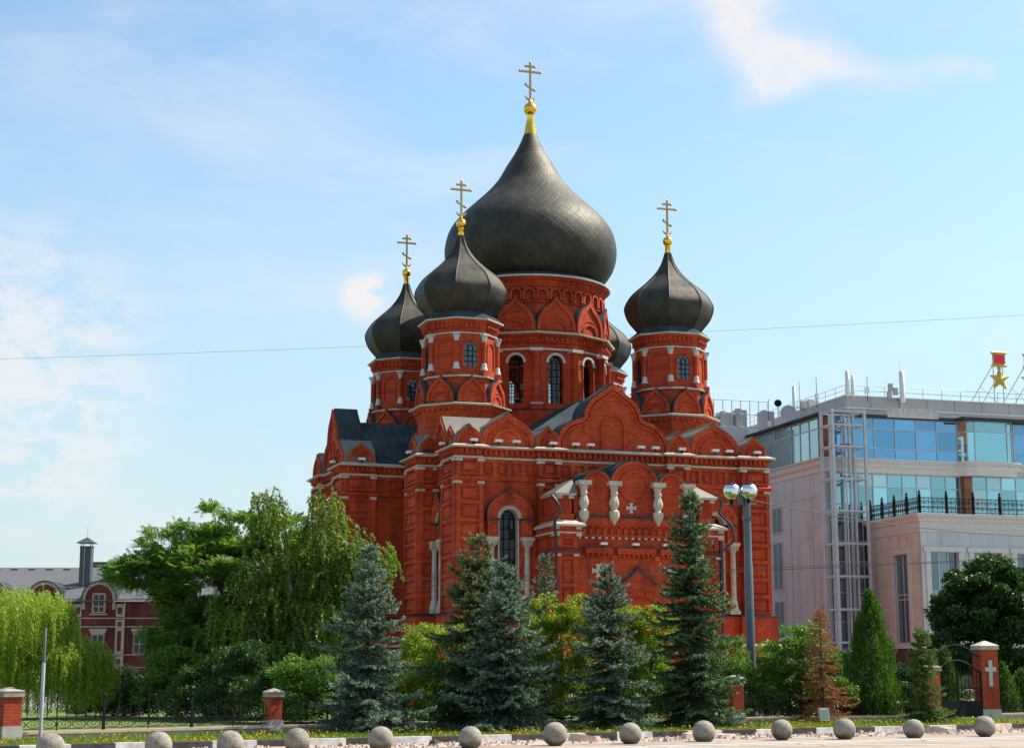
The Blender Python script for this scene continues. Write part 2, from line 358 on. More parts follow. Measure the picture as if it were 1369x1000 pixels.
def asphalt():
    m, nt, b = new_mat('pale_asphalt')
    f = noise(nt, 26, detail=8, rough=0.75)
    col = ramp(nt, f, [(0.3, (0.26, 0.205, 0.16)), (0.7, (0.44, 0.35, 0.28))])
    g = ramp(nt, noise(nt, 0.5, detail=7, rough=0.65), [(0.3, (0.72, 0.72, 0.72)), (0.7, (1.12, 1.12, 1.12))])
    tc = N(nt, 'ShaderNodeTexCoord'); mp = N(nt, 'ShaderNodeMapping'); mp.inputs['Rotation'].default_value = (0, 0, -R(28.5)); L(nt, tc.outputs['Object'], mp.inputs['Vector'])
    m5 = N(nt, 'ShaderNodeMapping'); m5.inputs['Scale'].default_value = (0.08, 2.2, 1); L(nt, mp.outputs[0], m5.inputs['Vector'])
    tn = N(nt, 'ShaderNodeTexNoise'); tn.inputs['Scale'].default_value = 1.0; tn.inputs['Detail'].default_value = 4; L(nt, m5.outputs[0], tn.inputs['Vector'])
    ty = ramp(nt, tn.outputs['Fac'], [(0.5, (1, 1, 1)), (0.68, (0.70, 0.69, 0.68))])
    vo = N(nt, 'ShaderNodeTexVoronoi', feature='DISTANCE_TO_EDGE'); vo.inputs['Scale'].default_value = 0.35; 
    wn_ = N(nt, 'ShaderNodeTexNoise'); wn_.inputs['Scale'].default_value = 1.5; wn_.inputs['Detail'].default_value = 6; L(nt, tc.outputs['Object'], wn_.inputs['Vector'])
    wa = N(nt, 'ShaderNodeMix', data_type='RGBA', blend_type='ADD'); wa.inputs[0].default_value = 0.7; L(nt, tc.outputs['Object'], wa.inputs[6]); L(nt, wn_.outputs['Color'], wa.inputs[7]); L(nt, wa.outputs[2], vo.inputs['Vector'])
    cr = ramp(nt, vo.outputs['Distance'], [(0.0, (0.35, 0.34, 0.33)), (0.012, (1, 1, 1))])
    out = col
    for q in (g, ty, cr):
        mx = N(nt, 'ShaderNodeMix', data_type='RGBA', blend_type='MULTIPLY'); mx.inputs[0].default_value = 1; L(nt, out, mx.inputs[6]); L(nt, q, mx.inputs[7]); out = mx.outputs[2]
    L(nt, out, b.inputs['Base Color']); b.inputs['Roughness'].default_value = 0.9; bump(nt, b, f, 0.2, 0.02); return m
M['asphalt'] = asphalt()
M['paving'] = ground_mat('square_paving', (0.20, 0.17, 0.145), (0.29, 0.25, 0.215), 3)
M['gravel'] = ground_mat('pinkish_gravel', (0.30, 0.21, 0.165), (0.56, 0.43, 0.35), 14, bmp=0.6)
M['soil'] = ground_mat('soil', (0.06, 0.045, 0.03), (0.13, 0.10, 0.07), 8)
M['paint'] = simple('road_paint', (0.72, 0.70, 0.66), 0.7, var=0.15, scale=6)
M['kerbw'] = simple('kerb_white', (0.66, 0.64, 0.63), 0.7, var=0.35, scale=5)
M['kerbb'] = simple('kerb_black', (0.06, 0.055, 0.055), 0.7, var=0.6, scale=5)
M['coping'] = simple('pink_coping', (0.52, 0.36, 0.29), 0.8, var=0.15, scale=3)
M['capstone'] = simple('weathered_cap_stone', (0.33, 0.27, 0.225), 0.85, var=0.25, scale=5)
M['concrete'] = simple('grey_concrete', (0.40, 0.38, 0.35), 0.85, var=0.15, scale=4, bmp=0.2)
def granite():
    m, nt, b = new_mat('speckled_granite')
    ge = N(nt, 'ShaderNodeNewGeometry')
    def nz(scale, detail=4, rough=0.5):
        n = N(nt, 'ShaderNodeTexNoise'); n.inputs['Scale'].default_value = scale; n.inputs['Detail'].default_value = detail; n.inputs['Roughness'].default_value = rough
        L(nt, ge.outputs['Position'], n.inputs['Vector']); return n.outputs['Fac']
    f = nz(55, 2)
    col = ramp(nt, f, [(0.33, (0.14, 0.122, 0.098)), (0.5, (0.27, 0.238, 0.19)), (0.68, (0.42, 0.375, 0.30))])
    mulv = ramp(nt, nz(3.2, 6, 0.65), [(0.30, (0.55, 0.54, 0.52)), (0.5, (0.95, 0.95, 0.95)), (0.72, (1.2, 1.19, 1.16))])
    sp = N(nt, 'ShaderNodeSeparateXYZ'); L(nt, ge.outputs['Position'], sp.inputs[0])
    dz = N(nt, 'ShaderNodeMath', operation='MULTIPLY_ADD'); L(nt, nz(9, 4), dz.inputs[0]); dz.inputs[1].default_value = -0.22; L(nt, sp.outputs[2], dz.inputs[2])
    dirt = ramp(nt, dz.outputs[0], [(0.0, (0.55, 0.50, 0.44)), (0.05, (1, 1, 1))])
    mx = N(nt, 'ShaderNodeMix', data_type='RGBA', blend_type='MULTIPLY'); mx.inputs[0].default_value = 1; L(nt, col, mx.inputs[6]); L(nt, mulv, mx.inputs[7])
    m2 = N(nt, 'ShaderNodeMix', data_type='RGBA', blend_type='MULTIPLY'); m2.inputs[0].default_value = 1; L(nt, mx.outputs[2], m2.inputs[6]); L(nt, dirt, m2.inputs[7])
    L(nt, m2.outputs[2], b.inputs['Base Color']); b.inputs['Roughness'].default_value = 0.8
    bump(nt, b, f, 0.5, 0.012); return m
M['granite'] = granite()
M['blade'] = leaf_mat('grass_blade', (0.10, 0.17, 0.018), (0.25, 0.31, 0.035), 0.4)
M['petal'] = leaf_mat('yellow_petal', (0.75, 0.42, 0.015), (0.85, 0.60, 0.02), 0.3)

# ------------------------------------------------------------------ mesh helpers
class MB:
    """collects shapes in a frame (u along, n outward, z up) and links them as one mesh object"""
    def __init__(s, O=(0, 0, 0), U=(1, 0), Nn=(0, 1)):
        s.v = []; s.f = []; s.m = []; s.s = []
        s.frame(O, U, Nn)
    def frame(s, O=(0, 0, 0), U=(1, 0), Nn=(0, 1)):
        s.O = O; s.U = U; s.N = Nn
        return s
    def P(s, u, n, z):
        return (s.O[0] + u * s.U[0] + n * s.N[0], s.O[1] + u * s.U[1] + n * s.N[1], s.O[2] + z)
    def add(s, vs, fs, m=0, sm=False):
        k = len(s.v)
        s.v += [s.P(*p) for p in vs]
        for f in fs:
            s.f.append(tuple(i + k for i in f)); s.m.append(m); s.s.append(sm)
    def box(s, u0, u1, n0, n1, z0, z1, m=0):
        vs = [(u0, n0, z0), (u1, n0, z0), (u1, n1, z0), (u0, n1, z0), (u0, n0, z1), (u1, n0, z1), (u1, n1, z1), (u0, n1, z1)]
        s.add(vs, [(0, 3, 2, 1), (4, 5, 6, 7), (0, 1, 5, 4), (1, 2, 6, 5), (2, 3, 7, 6), (3, 0, 4, 7)], m)
    def cbox(s, u, n, z, du, dn, dz, m=0):
        s.box(u - du / 2, u + du / 2, n - dn / 2, n + dn / 2, z, z + dz, m)
    def frustum(s, u, n, z0, z1, a0, b0, a1, b1, m=0):
        vs = [(u - a0, n - b0, z0), (u + a0, n - b0, z0), (u + a0, n + b0, z0), (u - a0, n + b0, z0),
              (u - a1, n - b1, z1), (u + a1, n - b1, z1), (u + a1, n + b1, z1), (u - a1, n + b1, z1)]
        s.add(vs, [(0, 3, 2, 1), (4, 5, 6, 7), (0, 1, 5, 4), (1, 2, 6, 5), (2, 3, 7, 6), (3, 0, 4, 7)], m)
    def ext(s, poly, n0, n1, m=0, ms=None, back=True):
        k = len(poly)
        s.add([(u, n1, z) for u, z in poly], [tuple(range(k))], m)
        if back: s.add([(u, n0, z) for u, z in poly], [tuple(range(k - 1, -1, -1))], m)
        vs = [(u, n0, z) for u, z in poly] + [(u, n1, z) for u, z in poly]
        s.add(vs, [(i, (i + 1) % k, (i + 1) % k + k, i + k) for i in range(k)], m if ms is None else ms)
    def band(s, out, inn, n0, n1, m=0, mo=None, closed=False):
        k = len(out)
        vs = [(u, n1, z) for u, z in out] + [(u, n1, z) for u, z in inn] + [(u, n0, z) for u, z in out] + [(u, n0, z) for u, z in inn]
        rng = range(k if closed else k - 1)
        nx = lambda i: (i + 1) % k
        s.add(vs, [(i, nx(i), nx(i) + k, i + k) for i in rng], m)
        s.add(vs, [(i + 2 * k, nx(i) + 2 * k, nx(i), i) for i in rng], m if mo is None else mo)
        s.add(vs, [(i + k, nx(i) + k, nx(i) + 3 * k, i + 3 * k) for i in rng], m)
        if not closed:
            s.add(vs, [(0, k, 3 * k, 2 * k), (k - 1, 3 * k - 1, 4 * k - 1, 2 * k - 1)], m)
    def sheet(s, line, n0, n1, th, m=0):
        """a curved roof sheet: the outline swept from n0 to n1, th thick outward"""
        out = offset_open(line, th)
        s.band(out, line, n0, n1, m)
        k = len(line)
        vs = [(u, n0, z) for u, z in out] + [(u, n0, z) for u, z in line]
        s.add(vs, [(i, i + k, i + k + 1, i + 1) for i in range(k - 1)], m)
    def lathe(s, prof, u=0, n=0, z=0, seg=24, rot=0, m=0, sm=True, cap=True):
        k = len(prof); vs = []
        for r, h in prof:
            for j in range(seg):
                a = rot + 2 * pi * j / seg
                vs.append((u + r * cos(a), n + r * sin(a), z + h))
        fs = [(i * seg + j, i * seg + (j + 1) % seg, (i + 1) * seg + (j + 1) % seg, (i + 1) * seg + j) for i in range(k - 1) for j in range(seg)]
        s.add(vs, fs, m, sm)
        if cap:
            s.add(vs[:seg], [tuple(range(seg - 1, -1, -1))], m)
            s.add(vs[-seg:], [tuple(range(seg))], m)
    def tube(s, pts, r, seg=6, m=0, sm=True, closed=False):
        pts = [Vector(p) for p in pts]; k = len(pts)
        rs = r if isinstance(r, (list, tuple)) else [r] * k
        vs = []; ref = None
        for i, p in enumerate(pts):
            if closed: t = pts[(i + 1) % k] - pts[i - 1]
            else: t = pts[min(i + 1, k - 1)] - pts[max(i - 1, 0)]
            if t.length < 1e-9: t = Vector((0, 0, 1))
            t.normalize()
            if ref is None:
                ref = t.orthogonal().normalized()
            a = (ref - t * ref.dot(t))
            a = a.normalized() if a.length > 1e-6 else t.orthogonal().normalized()
            ref = a
            b = t.cross(a)
            for j in range(seg):
                q = p + (a * cos(2 * pi * j / seg) + b * sin(2 * pi * j / seg)) * rs[i]
                vs.append(tuple(q))
        rng = range(k if closed else k - 1)
        fs = [(i * seg + j, i * seg + (j + 1) % seg, ((i + 1) % k) * seg + (j + 1) % seg, ((i + 1) % k) * seg + j) for i in rng for j in range(seg)]
        s.add(vs, fs, m, sm)
        if not closed:
            s.add(vs[:seg], [tuple(range(seg - 1, -1, -1))], m); s.add(vs[-seg:], [tuple(range(seg))], m)
    def wall_arch(s, u0, u1, z0, z1, uc, hw, spring, sill, n0, n1, m=0, mr=1, rise=1.0, k=14):
        """wall slab with a round arched opening; mr is the reveal"""
        s.box(u0, uc - hw, n0, n1, z0, z1, m); s.box(uc + hw, u1, n0, n1, z0, z1, m)
        if sill > z0: s.box(uc - hw, uc + hw, n0, n1, z0, sill, m)
        arc = [(uc - hw * cos(pi * i / k), spring + hw * rise * sin(pi * i / k)) for i in range(k + 1)]
        h = k // 2
        for part, corner in ((arc[:h + 1], (uc - hw, z1)), (arc[h:], (uc + hw, z1))):
            if corner[0] < uc: poly = part + [(uc, z1), corner]
            else: poly = part + [corner, (uc, z1)]
            s.add([(u, n1, z) for u, z in poly], [tuple(range(len(poly)))], m)
            s.add([(u, n0, z) for u, z in poly], [tuple(range(len(poly) - 1, -1, -1))], m)
        outl = [(uc - hw, sill)] + arc + [(uc + hw, sill)]
        e = 0.004
        outl = [(uc + (u - uc) * (1 - e), z if z > sill else z + e) for u, z in outl]
        q = len(outl)
        vs = [(u, n0, z) for u, z in outl] + [(u, n1, z) for u, z in outl]
        s.add(vs, [(i, i + 1, i + 1 + q, i + q) for i in range(q - 1)] + [(0, q - 1, 2 * q - 1, q)], mr)
    def build(s, name, mats, parent=None):
        me = bpy.data.meshes.new(name)
        me.from_pydata(s.v, [], s.f)
        if not isinstance(mats, (list, tuple)): mats = [mats]
        for x in mats: me.materials.append(x)
        me.polygons.foreach_set('material_index', s.m)
        me.polygons.foreach_set('use_smooth', s.s)
        me.update()
        o = bpy.data.objects.new(name, me)
        COL.objects.link(o)
        if parent: o.parent = parent
        return o

def offset_open(line, d):
    out = []
    k = len(line)
    for i in range(k):
        a = line[max(i - 1, 0)]; b = line[min(i + 1, k - 1)]
        tx, tz = b[0] - a[0], b[1] - a[1]; l = hypot(tx, tz) or 1
        out.append((line[i][0] - tz / l * d, line[i][1] + tx / l * d))
    return out
def offset_poly(poly, d):
    """mitred outward offset of a closed polygon (any winding)"""
    area = sum(poly[i][0] * poly[(i + 1) % len(poly)][1] - poly[(i + 1) % len(poly)][0] * poly[i][1] for i in range(len(poly)))
    sg = 1 if area > 0 else -1
    out = []; k = len(poly)
    for i in range(k):
        p0, p1, p2 = poly[i - 1], poly[i], poly[(i + 1) % k]
        def nrm(a, b):
            x, y = b[0] - a[0], b[1] - a[1]; l = hypot(x, y)
            return (sg * y / l, -sg * x / l)
        n1, n2 = nrm(p0, p1), nrm(p1, p2)
        den = 1 + n1[0] * n2[0] + n1[1] * n2[1]
        out.append((p1[0] + d * (n1[0] + n2[0]) / den, p1[1] + d * (n1[1] + n2[1]) / den))
    return out
def sweep(mb, poly, prof, m=0, ms=None):
    """profile [(offset, z)] swept round a closed plan polygon"""
    rings = [[(x, y, z) for x, y in offset_poly(poly, d)] for d, z in prof]
    k = len(poly); vs = [p for r in rings for p in r]
    for i in range(len(prof) - 1):
        mm = m if ms is None else ms[i]
        mb.add(vs, [(i * k + j, i * k + (j + 1) % k, (i + 1) * k + (j + 1) % k, (i + 1) * k + j) for j in range(k)], mm)
def prism(mb, poly, z0, z1, m=0):
    k = len(poly)
    vs = [(x, y, z0) for x, y in poly] + [(x, y, z1) for x, y in poly]
    mb.add(vs, [tuple(range(k)), tuple(range(k, 2 * k))] + [(i, (i + 1) % k, (i + 1) % k + k, i + k) for i in range(k)], m)
def along_edges(poly, pitch, inset=0.15):
    """points, along-direction and outward normal spaced round a closed polygon"""
    area = sum(poly[i][0] * poly[(i + 1) % len(poly)][1] - poly[(i + 1) % len(poly)][0] * poly[i][1] for i in range(len(poly)))
    sg = 1 if area > 0 else -1
    for i in range(len(poly)):
        a, b = poly[i], poly[(i + 1) % len(poly)]
        dx, dy = b[0] - a[0], b[1] - a[1]; l = hypot(dx, dy)
        if l < 2 * inset + 0.1: continue
        t = (dx / l, dy / l); nn = (sg * t[1], -sg * t[0])
        c = max(1, int(round((l - 2 * inset) / pitch)))
        for j in range(c):
            q = inset + (l - 2 * inset) * (j + 0.5) / c
            yield (a[0] + t[0] * q, a[1] + t[1] * q), t, nn

def empty(name, loc=(0, 0, 0), rz=0, parent=None):
    o = bpy.data.objects.new(name, None); COL.objects.link(o)
    o.empty_display_size = 0.3
    o.location = loc; o.rotation_euler = (0, 0, rz)
    if parent: o.parent = parent
    return o
def tag(o, label=None, cat=None, group=None, kind=None):
    if label: o['label'] = label
    if cat: o['category'] = cat
    if group: o['group'] = group
    if kind: o['kind'] = kind
    return o
def copy_tree(o, parent=None):
    c = o.copy(); COL.objects.link(c)
    if parent: c.parent = parent
    for ch in list(o.children): copy_tree(ch, c)
    return c
def bez(p0, p1, p2, p3, k):
    return [tuple((1 - t) ** 3 * a + 3 * (1 - t) ** 2 * t * b + 3 * (1 - t) * t * t * c + t ** 3 * d for a, b, c, d in zip(p0, p1, p2, p3)) for t in [i / k for i in range(k + 1)]]
def ogee(w, h, k=8):
    """keel-shaped kokoshnik outline from left foot over the tip to right foot"""
    r = w / 2
    a = bez((-r, 0), (-r * 1.04, 0.34 * h), (-0.84 * r, 0.56 * h), (-0.46 * r, 0.72 * h), k)
    b = bez((-0.46 * r, 0.72 * h), (-0.24 * r, 0.81 * h), (-0.10 * r, 0.88 * h), (0, h), k // 2 + 1)[1:]
    left = a + b
    return left + [(-u, z) for u, z in left[-2::-1]]
def arc(r, k=14, c=(0, 0), a0=pi, a1=0, rz=None):
    rz = r if rz is None else rz
    return [(c[0] + r * cos(a0 + (a1 - a0) * i / k), c[1] + rz * sin(a0 + (a1 - a0) * i / k)) for i in range(k + 1)]
def shift(pts, du=0, dz=0, su=1, sz=1):
    return [(u * su + du, z * sz + dz) for u, z in pts]

# ------------------------------------------------------------------ ground (structure)
def ground_strip(name, pts, z, m, kind='structure'):
    mb = MB(); mb.add([(x, y, z) for x, y in pts], [tuple(range(len(pts)))])
    o = mb.build(name, m); tag(o, kind=kind); return o
DIRK = (cos(R(29.5)), sin(R(29.5)))            # direction of the kerb
def KP(t, d, base=(2.6, 40.1)):                 # point t along the kerb, d beyond it
    return (base[0] + t * DIRK[0] - d * DIRK[1], base[1] + t * DIRK[1] + d * DIRK[0])
ground_strip('ground', [(-3000, -300), (3000, -300), (3000, 4500), (-3000, 4500)], 0.0, M['grass'])
ground_strip('paved_square', [(-60, 72), (90, 72), (120, 260), (-60, 260)], 0.004, M['paving'])  # mostly hidden paving, added to bounce warm light onto the cathedral
ground_strip('road', [KP(-160, -120), KP(160, -120), KP(160, -1.9), KP(-160, -1.9)], 0.004, M['asphalt'])
ground_strip('gravel_verge', [KP(-160, -1.9), KP(160, -1.9), KP(160, 0.05), KP(-160, 0.05)], 0.008, M['gravel'])

# ------------------------------------------------------------------ cathedral
CH = (1.65, 142.41); CROT = R(18.27)
church = empty('cathedral', (CH[0], CH[1], 0), CROT)
tag(church, 'red brick cathedral with five black onion domes and golden crosses', 'cathedral')
BR, ST, ZN, DK, LG = M['brick'], M['stone'], M['zinc'], M['darkroof'], M['ledge']

def plan(recess):
    r = 0.55 if recess else 0.0
    q = [(-4.4, -19.1), (-4.4, -19.5), (-6.1, -19.5), (-6.1, -19.1 + r), (-10.55, -19.1 + r), (-10.55, -19.5), (-12.85, -19.5),
         (-12.85, -16.1), (-12.1 + r, -16.1), (-12.1 + r, -13.2), (-13.6, -13.2), (-13.6, -9.5), (-12.1 + r, -9.5), (-12.1 + r, -5.6),
         (-15.3, -5.6), (-15.3, -5.95), (-17.95, -5.95), (-17.95, -2.6), (-17.4 + r, -2.6)]
    left = q + [(a, -b) for a, b in reversed(q)]
    full = left + [(-a, b) for a, b in reversed(left)]
    return [(-12.5 if a == -12.85 and b < 0 else a, b) for a, b in full]
FOOT = plan(False); CORE = plan(True)
mb = MB(); prism(mb, CORE, 0.0, 17.0); prism(mb, offset_poly(FOOT, -0.01), 17.0, 17.98)
mb.build('wall', BR, church)
mb = MB()
sweep(mb, FOOT, [(0.0, 0.0), (0.75, 0.0), (0.75, 3.3), (0.95, 3.35)], 0)
sweep(mb, FOOT, [(0.95, 3.35), (0.97, 3.48), (0.35, 3.62)], 1)
sweep(mb, FOOT, [(0.35, 3.62), (0.35, 5.55), (0.5, 5.6)], 0)
sweep(mb, FOOT, [(0.5, 5.6), (0.5, 5.70), (0.0, 5.80)], 2)
mb.build('plinth', [BR, LG, DK], church)
mb = MB()
sweep(mb, FOOT, [(0.0, 16.95), (0.14, 16.98), (0.16, 17.12), (0.03, 17.14)], 1)
sweep(mb, FOOT, [(0.03, 17.14), (0.06, 17.62), (0.30, 17.64), (0.34, 17.74)], 0)
sweep(mb, FOOT, [(0.34, 17.74), (0.50, 17.75), (0.53, 17.86), (0.05, 18.06), (-0.9, 18.08)], 2)
for p, t, nn in along_edges(FOOT, 0.42):
    mb.frame((p[0], p[1], 0), t, nn); mb.box(-0.11, 0.11, 0.05, 0.27, 17.3, 17.63, 0)
mb.build('cornice', [BR, ST, LG], church)

FR = dict(O=(0, -19.1, 0), U=(1, 0), Nn=(0, -1))
LF = dict(O=(-12.1, 0, 0), U=(0, 1), Nn=(-1, 0))

def panels(mb, u0, u1, nb, z0, z1, count, mg=0.30, gap=0.26, d=0.19):
    mb.box(u0, u0 + mg, nb, nb + d, z0, z1); mb.box(u1 - mg, u1, nb, nb + d, z0, z1)
    step = (z1 - z0) / count
    for i in range(count + 1):
        za = z0 + i * step - gap / 2; zb = za + gap
        mb.box(u0 + mg, u1 - mg, nb, nb + d - 0.002, max(za, z0), min(zb, z1))
    if u1 - u0 > 1.3:
        for i in range(count):
            zc = z0 + (i + 0.5) * step
            h = step - gap - 0.42; w = u1 - u0 - 2 * mg - 0.42
            mb.box((u0 + u1) / 2 - w / 2, (u0 + u1) / 2 + w / 2, nb, nb + d * 0.5, zc - h / 2, zc + h / 2)
def pilaster_face(mb, u0, u1, nb):
    panels(mb, u0, u1, nb, 5.82, 15.05, 7)
    panels(mb, u0, u1, nb, 15.75, 16.93, 1)
def pilaster_cap(mb, u0, u1, n0, n1, blocks=True):
    # moulded band with sloping top, white stone blocks at the ends
    poly = [(n0, 15.28), (n1 + 0.10, 15.28), (n1 + 0.30, 15.42), (n1 + 0.30, 15.52), (n1, 15.74), (n0, 15.74)]
    ext = 0.2
    vs = [(u0 - ext, n, z) for n, z in poly] + [(u1 + ext, n, z) for n, z in poly]
    k = len(poly)
    mb.add(vs, [tuple(range(k)), tuple(range(2 * k - 1, k - 1, -1))] + [(i, (i + 1) % k, (i + 1) % k + k, i + k) for i in range(k)], 0)
    if blocks:
        for a, b in ((u0 - 0.12, u0 + 0.42), (u1 - 0.42, u1 + 0.12)):
            mb.box(a, b, n1 - 0.3, n1 + 0.16, 15.08, 15.278, 1)
            mb.box(a, b, n1 - 0.3, n1 + 0.22, 16.74, 16.94, 1)
PIL = [(FR, -12.5, -10.45, 0.4), (FR, -6.1, -4.4, 0.4), (FR, 4.4, 6.1, 0.4), (FR, 10.55, 12.85, 0.4),
       (LF, -19.5, -16.1, 0.4), (LF, -13.2, -9.5, 1.5),
       (dict(O=(0, -13.2, 0), U=(1, 0), Nn=(0, -1)), -13.6, -12.1, 0.0),
       (dict(O=(0, -5.95, 0), U=(1, 0), Nn=(0, -1)), -17.95, -15.3, 0.0),
       (LF, -5.95, -2.6, 5.85), (LF, 2.6, 5.95, 5.85)]
for fr, u0, u1, nb in PIL:
    mb = MB(**fr)
    pilaster_face(mb, u0, u1, nb); pilaster_cap(mb, u0 + 0.02, u1 - 0.02, nb - 0.3, nb + 0.01)
    mb.build('pilaster', [BR, ST], church)
# frieze of small sunk squares between the pilasters, on the flat bays
def frieze(u0, u1, nb, cnt):
    w = (u1 - u0) / cnt
    mb.box(u0, u1, nb, nb + 0.16, 15.42, 15.75); mb.box(u0, u1, nb, nb + 0.16, 16.72, 16.95)
    for i in range(cnt + 1):
        uu = u0 + i * w
        mb.box(max(uu - 0.16, u0), min(uu + 0.16, u1), nb, nb + 0.158, 15.75, 16.72)
    for i in range(cnt):
        uu = u0 + (i + 0.5) * w
        mb.box(uu - 0.16, uu + 0.16, nb, nb + 0.09, 16.0, 16.46)
for fr, args in ((FR, (-10.55, -6.1, 0, 4)), (FR, (6.1, 10.55, 0, 4)), (FR, (-4.4, 4.4, 0, 8)), (LF, (-16.1, -13.2, 0, 3)), (LF, (-9.5, -5.6, 0, 4)), (LF, (-2.6, 2.6, 5.3, 5)),
                 (dict(O=(0, -5.6, 0), U=(1, 0), Nn=(0, -1)), (-15.3, -12.1, 0, 3))):
    mb = MB(**fr); frieze(*args); mb.build('frieze', BR, church)

# tall round-headed windows with keel hoods and white columns
PR = random.Random(12)
def pane_geom(mb, uc, hw, sill, spring, n, nv=3, pitch=0.62, mg=0, mf=1, bar=0.032):
    a = arc(hw, 14, (uc, spring))
    mb.add([(u, n, z) for u, z in a], [tuple(range(len(a)))], mg)
    z = sill
    while z < spring - 1e-6:
        zb = min(z + pitch, spring)
        for i in range(nv):
            ua, ub = uc - hw + 2 * hw * i / nv, uc - hw + 2 * hw * (i + 1) / nv; d = [PR.uniform(-0.02, 0.02) for _ in range(3)]
            mb.add([(ua, n + d[0], z), (ub, n + d[1], z), (ub, n + d[1] + d[2], zb), (ua, n + d[0] + d[2], zb)], [(0, 1, 2, 3)], mg)
        z = zb
    for i in range(1, nv):
        uu = uc - hw + 2 * hw * i / nv
        top = spring + sqrt(max(hw * hw - (uu - uc) ** 2, 0)) * (0.5 if nv > 2 else 1)
        mb.box(uu - bar, uu + bar, n, n + 0.06, sill, top, mf)
    z = sill + pitch
    while z < spring + 0.1:
        mb.box(uc - hw, uc + hw, n, n + 0.058, z - bar, z + bar, mf); z += pitch
    mb.band(arc(hw * 0.52, 10, (uc, spring)), arc(hw * 0.52 - 2 * bar, 10, (uc, spring)), n, n + 0.05, mf)
    for an in (0.25, 0.5, 0.75):
        c0 = (uc + hw * 0.5 * cos(pi * an), spring + hw * 0.5 * sin(pi * an)); c1 = (uc + hw * cos(pi * an), spring + hw * sin(pi * an))
        mb.tube([(c0[0], n + 0.03, c0[1]), (c1[0], n + 0.03, c1[1])], bar, 4, mf, sm=False)
def tall_window(fr, u0, u1, uc, hw, nb, hoodw, colx, cols=True):
    mb = MB(**fr)
    mb.wall_arch(u0, u1, 4.0, 17.0, uc, hw, 12.6, 5.9, nb - 0.55, nb, 0, 1)
    w = mb.build('window', [BR, ST], church)
    mb = MB(**fr)
    pane_geom(mb, uc, hw - 0.002, 5.9, 12.6, nb - 0.42, 3, 0.75)
    mb.build('pane', [M['glass_dark'], M['iron']], w)
    mb = MB(**fr)
    hood = shift(ogee(hoodw, 2.25), uc, 12.62)
    k = len(hood)
    ri = hw + 0.30
    inner = arc(ri, k - 1, (uc, 12.62))
    mb.band(hood, inner, nb, nb + 0.55, 0)
    ho2 = offset_open(hood, -0.0)
    mb.sheet(offset_open(hood, 0.005), nb, nb + 0.50, 0.05, 2)
    mb.band(offset_open(hood, -0.28), offset_open(hood, -0.40), nb + 0.55, nb + 0.62, 0)
    mb.band(arc(ri - 0.004, 20, (uc, 12.62)), arc(hw, 20, (uc, 12.62)), nb, nb + 0.36, 1)
    for sg in (-1, 1):
        a, b = sorted((uc + sg * (hw + 0.12), uc + sg * (hoodw / 2 + 0.05)))
        mb.box(a, b, nb, nb + 0.68, 12.46, 12.615, 2)
        mb.box(a + 0.08, b - 0.08, nb, nb + 0.52, 11.25, 12.458, 0)
        mb.box(a + 0.3, b - 0.3, nb + 0.52, nb + 0.58, 11.5, 12.2, 0)
        mb.box(*sorted((uc + sg * hw, uc + sg * (hw + 0.12))), nb, nb + 0.12, 5.9, 12.55, 1)
    mb.build('hood', [BR, ST, DK], w)
    if cols:
        for sg in (-1, 1):
            mb = MB(**fr); cx = uc + sg * colx
            mb.cbox(cx, nb + 0.32, 5.8, 0.86, 0.64, 0.28)
            mb.lathe([(0.40, 0.0), (0.40, 0.12), (0.33, 0.3), (0.30, 0.55), (0.23, 0.85), (0.225, 2.6), (0.26, 2.62), (0.26, 2.72), (0.22, 2.74), (0.205, 4.4), (0.25, 4.42), (0.25, 4.5), (0.23, 4.52)], cx, nb + 0.32, 6.08, 14)
            mb.frustum(cx, nb + 0.32, 10.58, 11.0, 0.22, 0.22, 0.40, 0.36)
            mb.cbox(cx, nb + 0.32, 11.0, 0.98, 0.76, 0.24)
            for q in (-0.24, 0, 0.24):
                mb.box(cx + q - 0.06, cx + q + 0.06, nb + 0.62, nb + 0.70, 10.66, 10.98)
            mb.build('column', ST, church)
tall_window(FR, -10.55, -6.1, -8.35, 0.70, 0.0, 3.5, 1.38)
tall_window(FR, 6.1, 10.55, 8.35, 0.70, 0.0, 3.5, 1.38)
tall_window(LF, -16.1, -13.2, -14.65, 0.58, 0.0, 2.66, 1.05)
tall_window(LF, -9.5, -5.6, -7.5, 0.62, 0.0, 3.1, 1.2)
tall_window(LF, -2.6, 0.0, -1.25, 0.55, 5.3, 2.3, 0.95)
tall_window(LF, 0.0, 2.6, 1.25, 0.55, 5.3, 2.3, 0.95)

# kokoshniks: keel-shaped gables with a raised rim, a lunette and a metal cover running back as a vault
def kokoshnik(fr, uc, w, h, nf, depth, z=18.06, lun=True, parent=church, name='kokoshnik', roof=0.09, cover=ZN, flood=0):
    mb = MB(**fr); o = shift(ogee(w, h), uc, z)
    mb.ext(o, nf - 0.45, nf, 0)
    rim = 0.09 * w
    k = len(o)
    inn = shift(ogee(w - 2 * rim, h - 1.5 * rim), uc, z)
    mb.band(o, inn, nf, nf + 0.15, 0)
    if lun:
        r = w * 0.30
        mb.band(arc(r, 14, (uc, z)), arc(r - 0.09 * w * 0.6, 14, (uc, z)), nf, nf + 0.12, 0)
        mb.band(arc(r * 1.28, 14, (uc, z)), arc(r * 1.18, 14, (uc, z)), nf, nf + 0.05, 0)
    mb.sheet(o, nf - depth, nf - 0.02, roof, 1)
    return mb.build(name, [BR, cover], parent)
